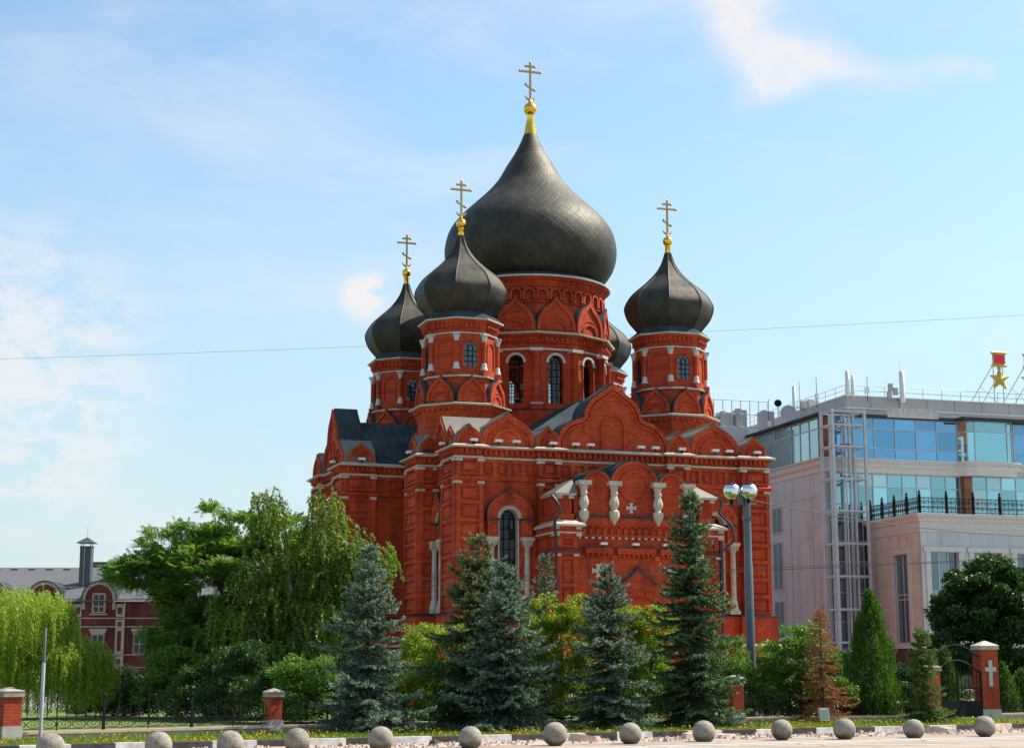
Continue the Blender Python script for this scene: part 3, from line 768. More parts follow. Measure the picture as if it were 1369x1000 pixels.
def floodlight(fr, u, n, z, s=1.0):
    mb = MB(**fr)
    mb.box(u - 0.04 * s, u + 0.04 * s, n - 0.03, n + 0.03, z, z + 0.22 * s, 1)
    mb.box(u - 0.28 * s, u + 0.28 * s, n - 0.16, n + 0.18, z + 0.22 * s, z + 0.40 * s, 0)
    mb.build('floodlight', [M['whitebox'], M['iron']], church)
for c, w, h, d in ((-11.5, 1.95, 1.45, 1.6), (-8.42, 4.15, 2.5, 5.5), (-5.3, 1.85, 1.55, 2.5),
                   (5.3, 1.85, 1.55, 2.5), (8.42, 4.15, 2.5, 5.5), (11.7, 2.0, 1.45, 1.6)):
    kokoshnik(FR, c, w, h, 0.16 if w > 3 else 0.36, d, name='kokoshnik')
for c in (-11.2, -9.3, -7.9, -5.0, -3.2, -2.0, 2.1, 3.3, 5.5, 8.3, 9.5, 11.9):
    floodlight(FR, c, 0.62, 18.0)
for c, w, h, n, d in ((-17.8, 2.2, 1.5, 0.36, 2.2), (-14.65, 2.9, 2.6, 0.15, 6.0), (-11.35, 2.2, 1.55, 1.45, 2.2), (-7.5, 3.6, 2.5, 0.15, 6.0),
                      (-4.3, 3.1, 1.9, 5.8, 2.6), (4.3, 3.1, 1.9, 5.8, 2.6)):
    kokoshnik(LF, c, w, h, n, d)
kokoshnik(dict(O=(0, -13.2, 0), U=(1, 0), Nn=(0, -1)), -12.75, 1.65, 1.45, -0.06, 2.0)
kokoshnik(dict(O=(0, -5.95, 0), U=(1, 0), Nn=(0, -1)), -16.5, 2.2, 1.6, -0.06, 2.5)
for fr, c in ((LF, -17.0), (LF, -11.4), (LF, -3.6)): floodlight(fr, c, 0.75 if c == -17.0 else 1.85 if c == -11.4 else 6.2, 18.0)
floodlight(dict(O=(0, -5.95, 0), U=(1, 0), Nn=(0, -1)), -16.5, 0.25, 18.0)

def trefoil(su=1.0):
    p = arc(2.2, 10, (-2.40, 0.0), pi, radians(97), rz=2.28)
    p += [(-2.42, 2.42)] + arc(2.33, 8, (0.0, 2.42), radians(176), radians(122), rz=2.05)
    p += bez(p[-1], (-0.85, 4.45), (-0.30, 4.72), (0, 5.15), 6)[1:]
    p = [(u * su, z) for u, z in p]
    return p + [(-u, z) for u, z in p[-2::-1]]
def gable(fr, su, nf, depth, z=18.06):
    mb = MB(**fr); o = shift(trefoil(su), 0, z); mb.ext(o, nf - 0.5, nf, 0)
    for d0, d1, t in ((0.0, -0.30, 0.20), (-0.42, -0.56, 0.14)):
        mb.band(offset_open(o, d0), offset_open(o, d1), nf, nf + t, 0)
    r = 0.85 * su
    ni = [(-r, z + 0.1)] + arc(r, 12, (0, z + 1.75)) + [(r, z + 0.1)]
    no = [(-r - 0.14, z + 0.1)] + arc(r + 0.14, 12, (0, z + 1.75)) + [(r + 0.14, z + 0.1)]
    mb.band(no, ni, nf, nf + 0.16, 0)
    a1 = arc(1.75 * su, 14, (0, z + 2.35), radians(180), 0, rz=1.62); a2 = arc(1.58 * su, 14, (0, z + 2.35), radians(180), 0, rz=1.45)
    mb.band(a1, a2, nf, nf + 0.06, 0)
    for sg in (-1, 1):
        mb.band(shift(arc(1.45 * su, 10, (sg * 2.6 * su, z)), 0, 0), arc(1.3 * su, 10, (sg * 2.6 * su, z)), nf, nf + 0.055, 0)
    mb.sheet(o, nf - depth, nf - 0.02, 0.10, 1)
    return mb.build('gable', [BR, M['darkroof']], church)  # dark cover puts shade into the colour; same metal as the kokoshnik zinc
gable(FR, 1.0, 0.12, 2.4)
gable(LF, 0.72, 5.42, 2.0)

# main roof: flat decks, four arm roofs, standing seams
mb = MB()
prism(mb, offset_poly(FOOT, -0.9), 18.0, 18.2)
def arm_roof(mb, fr, half, ze, zr, n_out, n_in, n_ridge):
    mb.frame(**fr)
    vs = [(-half, n_out, ze), (half, n_out, ze), (half, n_in, ze), (-half, n_in, ze), (0, n_ridge, zr), (0, n_in, zr)]
    mb.add(vs, [(0, 1, 4), (1, 2, 5, 4), (3, 0, 4, 5), (0, 3, 2, 1)])
    for sg in (-1, 1):
        k = 14
        for i in range(1, k):
            n = n_out + (n_in - n_out) * i / k
            if (n_out - n) * (n_out - n_ridge) < 0: continue
            f = min(1.0, abs((n - n_out) / (n_ridge - n_out))) if n_ridge != n_out else 1
            p0 = (sg * half, n, ze + 0.02); p1 = (sg * half * (1 - f), n, ze + (zr - ze) * f + 0.02)
            mb.tube([p0, p1], 0.04, 4, 0, sm=False)
fc = dict(O=(0, 0, 0), U=(1, 0), Nn=(0, -1))
arm_roof(mb, fc, 8.0, 18.15, 23.0, 18.3, 5.5, 12.5)
arm_roof(mb, dict(O=(0, 0, 0), U=(1, 0), Nn=(0, 1)), 8.0, 18.15, 23.0, 18.3, 5.5, 12.5)
arm_roof(mb, dict(O=(0, 0, 0), U=(0, 1), Nn=(-1, 0)), 5.3, 18.15, 22.2, 15.6, 5.5, 15.4)
arm_roof(mb, dict(O=(0, 0, 0), U=(0, 1), Nn=(1, 0)), 5.3, 18.15, 22.2, 15.6, 5.5, 15.4)
mb.build('roof', DK, church)

# ---- drums
def face_frame(k, nseg, apo, off=0.0):
    a = off + 2 * pi * k / nseg
    return dict(O=(cos(a) * apo, sin(a) * apo, 0), U=(-sin(a), cos(a)), Nn=(cos(a), sin(a)))
def ngon(r, n, rot):
    return [(r * cos(rot + 2 * pi * i / n), r * sin(rot + 2 * pi * i / n)) for i in range(n)]
def cross_geom(mb, z0, h, m=0):
    """three-barred cross on a crescent, bars along u"""
    s = h / 3.0
    t = 0.055 * s + 0.02
    mb.box(-t, t, -t, t, z0, z0 + h, m)
    mb.box(-0.84 * s, 0.84 * s, -t * 0.9, t * 0.9, z0 + 2.25 * s, z0 + 2.25 * s + 2 * t, m)
    mb.box(-0.36 * s, 0.36 * s, -t * 0.9, t * 0.9, z0 + 2.68 * s, z0 + 2.68 * s + 2 * t, m)
    mb.tube([(-0.36 * s, 0, z0 + 1.22 * s), (0.36 * s, 0, z0 + 0.80 * s)], t * 1.15, 4, m, sm=False)
    cr = [(0.42 * s * cos(a), 0, z0 + 0.45 * s + 0.36 * s * sin(a)) for a in [pi + 0.15 + (pi - 0.3) * i / 10 for i in range(11)]]
    mb.tube(cr, [t * (0.4 + 1.0 * sin(pi * i / 10)) for i in range(11)], 5, m)
    for u, z in ((-0.84, 2.25), (0.84, 2.25), (-0.36, 2.68), (0.36, 2.68), (0, 2.98), (-0.36, 1.22), (0.36, 0.80)):
        mb.lathe([(0.0, -t * 1.6), (t * 1.2, -t * 1.1), (t * 1.65, 0), (t * 1.2, t * 1.1), (0.0, t * 1.6)], u * s, 0, z0 + z * s + t, 8, 0, m, cap=False)
def smooth_prof(pts, k=5):
    """Catmull-Rom through (r, z)"""
    out = []
    for i in range(len(pts) - 1):
        p0 = pts[max(i - 1, 0)]; p1 = pts[i]; p2 = pts[i + 1]; p3 = pts[min(i + 2, len(pts) - 1)]
        for j in range(k):
            t = j / k
            out.append(tuple(0.5 * ((2 * b) + (-a + c) * t + (2 * a - 5 * b + 4 * c - d) * t * t + (-a + 3 * b - 3 * c + d) * t ** 3) for a, b, c, d in zip(p0, p1, p2, p3)))
    out.append(pts[-1]); return out

def corner_drum():
    rot8 = pi / 8
    mb = MB()
    o8 = lambda r: ngon(r, 8, rot8)
    c225 = cos(pi / 8)
    prism(mb, o8(3.45), 18.0, 21.3)
    for d in ((3.45, 21.3, 3.6, 21.32), ):
        pass
    base = o8(1.0)
    def ringsweep(prof, ms):
        vs = []; 
        for r, z in prof: vs += [(x, y, z) for x, y in o8(r)]
        for i in range(len(prof) - 1):
            mb.add(vs, [(i * 8 + j, i * 8 + (j + 1) % 8, (i + 1) * 8 + (j + 1) % 8, (i + 1) * 8 + j) for j in range(8)], ms[i])
    ringsweep([(3.45, 21.0), (3.5, 21.25), (3.72, 21.75), (3.95, 22.05), (4.15, 22.08), (4.18, 22.2), (3.3, 22.42)], [0, 0, 0, 1, 1, 1])
    ringsweep([(3.12, 22.35), (3.12, 24.4), (3.38, 24.42), (3.40, 24.52), (2.9, 24.68)], [0, 1, 1, 1])
    ringsweep([(2.93, 24.0), (2.93, 27.98)], [0])
    ringsweep([(2.96, 27.97), (3.06, 27.98), (3.07, 28.06), (2.98, 28.08)], [2, 2, 2])
    ringsweep([(2.98, 28.1), (3.0, 28.4), (3.12, 28.42), (3.12, 28.8), (3.32, 28.95), (3.38, 29.05)], [0, 0, 0, 0, 0])
    ringsweep([(3.38, 29.05), (3.52, 29.07), (3.53, 29.18), (2.75, 29.75), (2.6, 30.3)], [1, 1, 3, 3])
    for p, t, nn in along_edges(o8(3.12), 0.42, 0.2):
        mb.frame((p[0], p[1], 0), t, nn); mb.box(-0.1, 0.1, 0.0, 0.16, 28.5, 28.8, 0)
    for p, t, nn in along_edges(o8(3.72), 0.45, 0.2):
        mb.frame((p[0], p[1], 0), t, nn); mb.box(-0.12, 0.12, -0.1, 0.16, 21.68, 21.98, 0)
    for k in range(8):
        mb.frame(**face_frame(k, 8, 2.93 * c225))
        if k % 2:   # blind niche
            r = 0.52
            ni = [(-r, 25.3)] + arc(r, 12, (0, 26.85)) + [(r, 25.3)]; no = [(-r - 0.12, 25.3)] + arc(r + 0.12, 12, (0, 26.85)) + [(r + 0.12, 25.3)]
            mb.band(no, ni, 0.0, 0.10, 0)
    drum = mb.build('corner_drum', [BR, LG, M['white'], DK], church)
    for k in range(8):
        mb = MB(**face_frame(k, 8, 2.93 * c225))
        if k % 2 == 0:
            pane_geom(mb, 0, 0.55, 25.3, 26.75, 0.03, 3, 0.42, bar=0.028)
            no = [(-0.67, 25.3)] + arc(0.67, 12, (0, 26.75)) + [(0.67, 25.3)]; ni = [(-0.55, 25.3)] + arc(0.55, 12, (0, 26.75)) + [(0.55, 25.3)]
            mb.band(no, ni, 0.0, 0.13, 2)
            mb.build('window', [M['glass_drum'], M['iron'], BR], drum)
        kokoshnik(face_frame(k, 8, 3.12 * c225), 0, 2.36, 2.08, 0.42, 0.6, z=22.42, parent=drum, cover=DK, roof=0.07)
        a = rot8 + 2 * pi * k / 8
        mb = MB((cos(a) * 3.0, sin(a) * 3.0, 0), (cos(a), sin(a)), (-sin(a), cos(a)))
        mb.cbox(0, 0, 24.6, 0.58, 0.54, 0.42, 0)
        mb.lathe([(0.29, 0), (0.29, 0.14), (0.22, 0.2), (0.24, 0.34), (0.20, 0.5), (0.17, 0.58)], 0, 0, 25.02, 12, m=1)
        mb.lathe([(0.17, 0), (0.165, 1.75)], 0, 0, 25.6, 12, m=0)
        mb.lathe([(0.17, 0), (0.2, 0.05), (0.19, 0.2), (0.27, 0.34), (0.28, 0.5)], 0, 0, 27.33, 12, m=1)
        mb.cbox(0, 0, 27.83, 0.64, 0.60, 0.13, 1)
        mb.build('column', [BR, M['white']], drum)
    mb = MB()
    prof = smooth_prof([(2.66, 29.75), (2.95, 30.1), (3.45, 30.75), (3.74, 31.55), (3.68, 32.15), (3.05, 33.1), (1.98, 34.0), (1.12, 34.85), (0.55, 35.75), (0.24, 36.7)], 4)
    mb.lathe(prof, 0, 0, 0, 8, rot8, 0, sm=False)
    for k in range(8):
        a = rot8 + 2 * pi * k / 8
        mb.tube([((r + 0.01) * cos(a), (r + 0.01) * sin(a), z) for r, z in prof], 0.045, 4, 0, sm=False)
    mb.build('dome', M['dome_sheet'], drum)
    mb = MB(); mb.lathe([(0.27, 36.68), (0.2, 37.2), (0.26, 37.22), (0.26, 37.3), (0.14, 37.36)], 0, 0, 0, 16)
    mb.lathe([(0.42 * sin(pi * i / 12) + 0.001, -0.42 * cos(pi * i / 12)) for i in range(13)], 0, 0, 37.72, 20)
    mb.lathe([(0.12, 38.1), (0.12, 38.3), (0.08, 38.34)], 0, 0, 0, 10)
    mb.build('finial', M['gold'], drum)
    mb = MB(); cross_geom(mb, 38.3, 2.95); mb.build('cross', M['goldflat'], drum)
    return drum
drum0 = corner_drum()
drum0.location = (-9.12, -9.03, 0)
for x, y in ((9.32, -9.03), (-9.03, 9.03), (9.2, 9.03)):
    c = copy_tree(drum0, church); c.location = (x, y, 0)

def central_drum():
    mb = MB(); n = 12; rot = pi / 12; c15 = cos(pi / 12)
    P12 = lambda r: ngon(r, 12, rot)
    prism(mb, P12(7.25), 18.1, 22.95)
    apo = 6.45
    def ringsweep(nseg, rt, prof, ms, smooth=False):
        vs = []
        for r, z in prof: vs += [(x, y, z) for x, y in ngon(r, nseg, rt)]
        for i in range(len(prof) - 1):
            mb.add(vs, [(i * nseg + j, i * nseg + (j + 1) % nseg, (i + 1) * nseg + (j + 1) % nseg, (i + 1) * nseg + j) for j in range(nseg)], ms[i], smooth)
    ringsweep(12, rot, [(7.25, 22.9), (7.3, 23.0), (6.4, 23.25)], [3, 3])
    hw = apo * tan(pi / 12)
    for k in range(12):
        mb.frame(**face_frame(k, 12, apo))
        mb.wall_arch(-hw, hw, 22.9, 28.15, 0, 0.66, 27.05, 23.6, -0.5, 0.0, 0, 0)
    mb.frame()
    R0 = apo / c15
    ringsweep(12, rot, [(R0 + 0.0, 28.1), (R0 + 0.22, 28.12), (R0 + 0.24, 28.26), (R0 + 0.06, 28.28)], [2, 2, 2])
    ringsweep(12, rot, [(R0 + 0.06, 28.28), (R0 + 0.12, 28.7), (R0 + 0.3, 28.72), (R0 + 0.3, 29.15), (R0 + 0.5, 29.3), (R0 + 0.55, 29.42)], [0] * 5)
    ringsweep(12, rot, [(R0 + 0.55, 29.42), (R0 + 0.74, 29.44), (R0 + 0.76, 29.58), (6.2, 29.95)], [1, 1, 3])
    for p, t, nn in along_edges(P12(R0 + 0.3), 0.45, 0.2):
        mb.frame((p[0], p[1], 0), t, nn); mb.box(-0.12, 0.12, 0.0, 0.17, 28.82, 29.15, 0)
    mb.frame()
    ringsweep(72, 0, [(6.25, 29.5), (6.25, 33.7)], [0], True)
    ringsweep(72, 0, [(6.25, 32.28), (6.40, 32.30), (6.40, 32.42), (6.25, 32.44)], [0, 0, 0])
    for k in range(36):     # little arcade
        fr = face_frame(k, 36, 6.24); mb.frame(**fr)
        w = 6.24 * tan(pi / 36) * 0.98
        mb.band([(-w, 32.46)] + arc(w, 8, (0, 33.0)) + [(w, 32.46)], [(-w * 0.66, 32.46)] + arc(w * 0.66, 8, (0, 33.0)) + [(w * 0.66, 32.46)], 0, 0.32, 0)
        mb.box(-w, w, 0.0, 0.10, 33.45, 33.7)
        mb.box(-0.13, 0.13, 0.0, 0.34, 33.86, 34.16); mb.box(w - 0.13, w + 0.13, 0.0, 0.34, 33.86, 34.16)
    mb.frame()
    ringsweep(72, 0, [(6.25, 33.6), (6.45, 33.7), (6.48, 33.84), (6.55, 34.16), (6.72, 34.2), (6.9, 34.42)], [0] * 5)
    ringsweep(72, 0, [(6.9, 34.42), (7.06, 34.43), (7.08, 34.56)], [2, 2])
    ringsweep(72, 0, [(7.08, 34.56), (6.3, 34.95), (5.8, 35.2)], [3, 3])
    ringsweep(12, rot, [(6.3, 29.55), (0.0, 29.6)], [0])
    drum = mb.build('central_drum', [BR, LG, M['white'], DK], church)
    for k in range(12):
        mb = MB(**face_frame(k, 12, apo))
        pane_geom(mb, 0, 0.655, 23.6, 27.05, -0.35, 3, 0.58, bar=0.03)
        mb.band(arc(0.86, 14, (0, 27.05)), arc(0.665, 14, (0, 27.05)), 0.0, 0.14, 2)
        for sg in (-1, 1): mb.box(*sorted((sg * 0.665, sg * 0.76)), 0.0, 0.08, 23.6, 27.0, 3)
        mb.build('window', [M['glass_clear'], M['iron'], M['white'], BR], drum)
        kokoshnik(face_frame(k, 12, 6.25 / 1.0), 0, 3.42, 3.05, 0.42, 0.75, z=29.72, parent=drum, cover=DK, roof=0.08)
        a = rot + 2 * pi * k / 12
        mb = MB((cos(a) * R0, sin(a) * R0, 0), (cos(a), sin(a)), (-sin(a), cos(a)))
        mb.cbox(0, 0, 22.9, 0.9, 1.0, 0.55, 0); mb.cbox(0, 0, 23.45, 0.96, 1.06, 0.1, 1)
        mb.lathe([(0.36, 23.55), (0.36, 27.6), (0.40, 27.65), (0.40, 27.75), (0.5, 27.95)], 0, 0, 0, 12, m=0)
        mb.cbox(0, 0, 27.95, 0.98, 1.1, 0.27, 1)
        mb.build('column', [BR, M['white']], drum)
    mb = MB()
    prof = smooth_prof([(6.05, 34.9), (6.75, 35.55), (7.40, 36.6), (7.66, 37.8), (7.58, 38.9), (7.20, 40.05), (6.35, 41.2), (5.06, 42.45), (3.92, 43.55), (2.92, 44.75), (2.15, 46.1), (1.42, 47.3), (0.92, 48.3), (0.58, 49.15)], 4)
    mb.lathe(prof, 0, 0, 0, 72)
    mb.build('dome', M['dome_tiles'], drum)
    mb = MB(); mb.lathe([(0.60, 49.1), (0.44, 49.95), (0.27, 50.95), (0.3, 51.0)], 0, 0, 0, 20)
    mb.lathe([(0.62 * sin(pi * i / 14) + 0.001, -0.60 * cos(pi * i / 14)) for i in range(15)], 0, 0, 51.55, 24)
    mb.lathe([(0.2, 52.1), (0.17, 52.4), (0.1, 52.45)], 0, 0, 0, 12)
    mb.build('finial', M['gold'], drum)
    mb = MB(); cross_geom(mb, 52.35, 3.55); mb.build('cross', M['goldflat'], drum)
    return drum
central_drum()

# ---- porch
PF = dict(O=(0.35, -19.1, 0), U=(1, 0), Nn=(0, -1))
mb = MB(**PF)
NW = 3.4
mb.box(-4.78, 4.78, 0.05, NW, 0, 14.9)
arches = [(0.0, 1.92), (-2.98, 1.12), (2.98, 1.12)]
for c, r in arches:
    mb.ext(arc(r, 18, (c, 14.88)), NW - 1.1, NW - 0.003, 0)
    mb.band(arc(r, 18, (c, 14.9)), arc(r - 0.2, 18, (c, 14.9)), NW, NW + 0.12)
    if c: mb.band([(c - r + 0.3, 12.9)] + arc(r - 0.3, 14, (c, 14.9)) + [(c + r - 0.3, 12.9)], [(c - r + 0.4, 12.9)] + arc(r - 0.4, 14, (c, 14.9)) + [(c + r - 0.4, 12.9)], NW, NW + 0.06)
mb.band(arc(1.20, 28, (0, 14.96), pi, -pi), arc(1.0, 28, (0, 14.96), pi, -pi), NW, NW + 0.11)
for u0, u1 in ((-1.55, -1.42), (1.42, 1.55)): mb.box(u0, u1, NW, NW + 0.07, 12.9, 14.9)
mb.box(-4.7, 4.7, NW, NW + 0.22, 12.1, 12.56)                  # corbelled band
mb.box(-4.7, 4.7, NW, NW + 0.18, 11.16, 11.34)
for i in range(17):
    u = -4.32 + i * 0.54
    mb.band(arc(0.25, 8, (u, 11.72)), arc(0.17, 8, (u, 11.72)), NW, NW + 0.16)
    mb.box(u - 0.27, u - 0.17, NW, NW + 0.155, 11.34, 11.74); mb.box(u + 0.17, u + 0.27, NW, NW + 0.155, 11.34, 11.74)
mb.box(-4.7, 4.7, NW, NW + 0.15, 11.96, 12.1)
for s0, s1 in ((-4.05, -1.9), (-1.5, 1.5), (1.9, 4.05)):        # stepped corbel courses
    mb.box(s0, s1, NW, NW + 0.34, 9.98, 10.34)
    k = int((s1 - s0) / 0.36)
    for i in range(k):
        u = s0 + (s1 - s0) * (i + 0.5) / k
        mb.add([(u - 0.13, NW, 9.98), (u + 0.13, NW, 9.98), (u, NW, 9.62), (u - 0.13, NW + 0.3, 9.98), (u + 0.13, NW + 0.3, 9.98), (u, NW + 0.1, 9.62)],
               [(0, 1, 2), (3, 4, 5), (0, 2, 5, 3), (1, 2, 5, 4), (0, 1, 4, 3)])
for s0, s1 in ((-4.7, -4.05), (-1.9, -1.5), (1.5, 1.9), (4.05, 4.7)):
    mb.box(s0, s1, NW, NW + 0.2, 9.5, 9.84)
mb.build('porch', BR, church)
porch_parts = {}
for sg in (-1, 1):
    mb = MB(**PF)
    def sb(a, b, n0, n1, z0, z1, m=0):
        u0, u1 = sorted((sg * a, sg * b)); mb.box(u0, u1, n0, n1, z0, z1, m)
    sb(4.78, 6.4, 0.05, 4.05, 0, 11.1)
    u0, u1 = sorted((sg * 4.78, sg * 6.4))
    panels(mb, u0 + 0.02, u1 - 0.02, 4.05, 5.6, 9.6, 2, mg=0.34); panels(mb, u0 + 0.02, u1 - 0.02, 4.05, 10.3, 11.1, 1, mg=0.36, gap=0.3)
    sb(4.6, 6.58, 0.05, 4.3, 10.0, 10.12, 3); sb(4.66, 6.52, 0.05, 4.22, 9.84, 9.998, 0)
    for a in (4.72, 6.1): sb(a, a + 0.38, 3.6, 4.3, 9.66, 9.838, 1)
    sb(4.6, 6.6, 0.05, 4.28, 11.1, 11.3, 0); sb(4.5, 6.7, 0.05, 4.4, 11.3, 11.42, 1); sb(4.52, 6.68, 0.05, 4.36, 11.42, 11.8, 0)
    for a in (4.56, 6.26): 
        sb(a, a + 0.4, 3.7, 4.46, 11.1, 11.298, 1); sb(a, a + 0.4, 3.7, 4.44, 11.6, 11.798, 1)
    uc = sg * 5.6
    mb.frustum(uc, 2.2, 11.8, 11.94, 1.3, 2.5, 1.3, 2.5, 2); mb.frustum(uc, 2.2, 11.94, 12.3, 1.3, 2.5, 0.7, 1.8, 2)
    sb(5.08, 6.12, 0.05, 3.75, 12.2, 14.1)
    sb(4.96, 6.24, 0.05, 3.9, 12.2, 12.75)
    for i in range(5): mb.box(uc - 0.36 + i * 0.18 - 0.05, uc - 0.36 + i * 0.18 + 0.05, 3.75, 3.81, 13.1, 13.75)
    for a in (4.98, 5.86): sb(a, a + 0.36, 3.3, 3.95, 13.86, 14.098, 1)
    sb(4.8, 6.4, 0.05, 4.05, 14.1, 14.24, 2)
    mb.build('porch_pier', [BR, ST, LG, DK], church)
    mb = MB(**PF)
    vs = [(sg * 6.5, 4.1, 14.24), (sg * 4.72, 4.1, 14.24), (sg * 4.72, 0.1, 14.24), (sg * 6.5, 0.1, 14.24), (sg * 4.72, 2.9, 15.35), (sg * 4.72, 0.1, 15.35)]
    mb.add(vs, [(0, 1, 4), (0, 4, 5, 3), (1, 2, 5, 4), (0, 3, 2, 1), (3, 5, 2)])
    mb.build('porch_pier_roof', ZN, church)
mb = MB(**PF)
mb.ext([(-4.7, 14.95), (-4.7, 15.35), (0, 17.15), (4.7, 15.35), (4.7, 14.95)], 0.1, NW - 1.15)
for c, r in arches: mb.sheet(arc(r, 18, (c, 14.9)), 0.4, NW + 0.1, 0.09)
mb.build('porch_roof', DK, church)
mb = MB(**PF); mb.box(-4.7, 4.7, NW, NW + 0.3, 12.56, 12.70); mb.box(-4.05, 4.05, NW + 0.0, NW + 0.36, 10.345, 10.40)
mb.build('porch_ledge', DK, church)
for u in (-4.12, -1.74, 1.74, 4.12):
    mb = MB(**PF)
    mb.lathe([(0.02, 12.0), (0.10, 12.12), (0.36, 12.55), (0.40, 12.7), (0.38, 13.0), (0.23, 13.14), (0.23, 13.2), (0.35, 13.46), (0.38, 13.62), (0.36, 13.74), (0.24, 14.12), (0.24, 14.24), (0.30, 14.28), (0.30, 14.36), (0.25, 14.4), (0.26, 14.62), (0.36, 14.82), (0.36, 14.9)], u, NW + 0.30, 0, 8, pi / 8, sm=False)
    mb.cbox(u, NW + 0.30, 14.9, 0.98, 0.9, 0.32)
    mb.build('baluster', ST, church)
for u, z, s in ((-0.3, 13.35, 0.66), (-2.95, 8.72, 0.86), (2.75, 8.72, 0.86)):
    mb = MB(**PF); a = s / 2; b = s * 0.15
    z0 = z
    mb.box(u - b, u + b, NW, NW + 0.10, z0 - a, z0 + a); mb.box(u - a, u - b, NW, NW + 0.098, z0 - b, z0 + b); mb.box(u + b, u + a, NW, NW + 0.098, z0 - b, z0 + b)
    for du, dz in ((-a, 0), (a, 0), (0, -a), (0, a)):
        w = (0.06, b * 1.5) if du else (b * 1.5, 0.06)
        mb.box(u + du - w[0], u + du + w[0], NW, NW + 0.106, z0 + dz - w[1], z0 + dz + w[1])
    mb.build('cross_emblem', ST, church)
for i in range(18):
    u = -4.42 + i * 0.52; mb = MB(**PF); mb.box(u - 0.09, u + 0.09, NW, NW + 0.26, 11.02, 11.155); mb.build('stone_stud', ST, church)
# portal
mb = MB(**PF)
kk = shift(ogee(6.2, 4.5), 0.1, 4.5)
mb.band(kk, arc(2.35, len(kk) - 1, (0.1, 4.5)), NW, NW + 0.30, 0)
mb.sheet(kk, NW, NW + 0.42, 0.1, 1)
mb.band(arc(2.75, 18, (0.1, 4.5)), arc(2.42, 18, (0.1, 4.5)), NW + 0.30, NW + 0.42, 0)
for i in range(13):
    a = pi * (i + 0.5) / 13; c = (0.1 + 2.58 * cos(a), 4.5 + 2.58 * sin(a))
    mb.box(c[0] - 0.13, c[0] + 0.13, NW + 0.42, NW + 0.50, c[1] - 0.13, c[1] + 0.13, 0)
mb.band(arc(2.35, 18, (0.1, 4.5)), arc(1.7, 18, (0.1, 4.5)), NW, NW + 0.15, 0)
mb.band([(-1.15, 0.3)] + arc(1.25, 14, (0.1, 3.6)) + [(1.35, 0.3)], [(-0.95, 0.3)] + arc(1.05, 14, (0.1, 3.6)) + [(1.15, 0.3)], NW, NW + 0.2, 2)
for sg in (-1, 1): mb.box(*sorted((0.1 + sg * 1.7, 0.1 + sg * 3.1)), NW, NW + 0.32, 0.0, 4.5, 0)
pt = mb.build('portal', [BR, DK, ST], church)
mb = MB(**PF); mb.ext([(-0.95, 0.2)] + arc(1.05, 14, (0.1, 3.6)) + [(1.15, 0.2)], NW, NW + 0.06); mb.build('door', M['rust'], pt)
for u in (-2.65, -0.15, 2.3): floodlight(PF, u, NW + 0.45, 10.38, 0.9)
# downpipes
for pts in ([(-6.75, 4.2, 14.0), (-6.55, 4.5, 13.6), (-6.25, 4.55, 13.1), (-6.2, 4.5, 12.7), (-6.7, 4.75, 12.1), (-6.75, 4.75, 11.7), (-6.5, 4.35, 11.0), (-6.5, 4.25, 2.0)],
            [(6.55, 4.2, 14.2), (6.7, 4.2, 13.7), (6.45, 4.2, 13.1), (7.15, 4.8, 12.2), (7.3, 4.8, 11.6), (7.3, 4.8, 11.0), (6.55, 4.25, 10.2), (6.55, 4.25, 2.6), (7.2, 4.4, 2.0)]):
    mb = MB(**PF); mb.tube(pts, 0.11, 8); mb.build('downpipe', M['pipe'], church)
for b, n in ((-13.05, 0.25), (-9.3, 0.25), (-5.75, 0.25)):
    mb = MB(**LF); mb.tube([(b, n + 0.6, 18.0), (b, n + 0.55, 17.4), (b, n, 16.6), (b, n, 5.9)], 0.10, 8)
    mb.frustum(b, n + 0.6, 17.9, 18.3, 0.14, 0.14, 0.3, 0.3); mb.build('downpipe', M['pipe'], church)

# ------------------------------------------------------------------ modern building with glass upper floors
A1 = R(16.4); MO = (30.45, 160.0)
mod = empty('modern_building', (MO[0], MO[1], 0), A1)
tag(mod, 'modern lilac plaster building with blue glass upper floors behind the cathedral', 'building')
# local frame: x along the front, y into depth; F: n outward towards the square, S: the left side wall
MF = dict(O=(0, 0, 0), U=(1, 0), Nn=(0, -1)); MS = dict(O=(0, 0, 0), U=(0, 1), Nn=(-1, 0))
PLm, TRm, GBl, GTe, GPa, STm, FAm = M['plaster'], M['trim'], M['glass_blue'], M['glass_teal'], M['glass_pale'], M['steel'], M['fascia']
mb = MB(**MF)
mb.box(0, 46, -40, -0.35, 0, 22.0)
mb.box(-5.2, 0, -40, -17.0, 0, 27.4)
mb.build('wall', PLm, mod)
mb = MB(**MS)     # moulded panel and slot windows on the side wall
for a, b in (((2.6, 2.8), (4.0, 18.6)), ((7.4, 7.6), (4.0, 18.6)), ((2.8, 7.4), (18.4, 18.6))):
    mb.box(*a, 0, 0.09, *b)
for z0, z1 in ((4.5, 8.6), (9.6, 14.6), (15.4, 18.2)):
    for u0, u1 in ((9.35, 9.5), (11.6, 11.75)): mb.box(u0, u1, 0, 0.10, z0, z1)
    mb.box(9.5, 11.6, 0, 0.10, z1 - 0.15, z1); mb.box(9.5, 11.6, 0, 0.10, z0, z0 + 0.15)
mb.build('wall_moulding', M['white'], mod)
for z0, z1 in ((4.65, 8.45), (9.75, 14.45), (15.55, 18.05)):
    mb = MB(**MS); mb.box(9.5, 11.6, 0, 0.05, z0, z1, 0); mb.box(10.5, 10.6, 0.05, 0.09, z0, z1, 1)
    mb.build('window', [GPa, STm], mod)
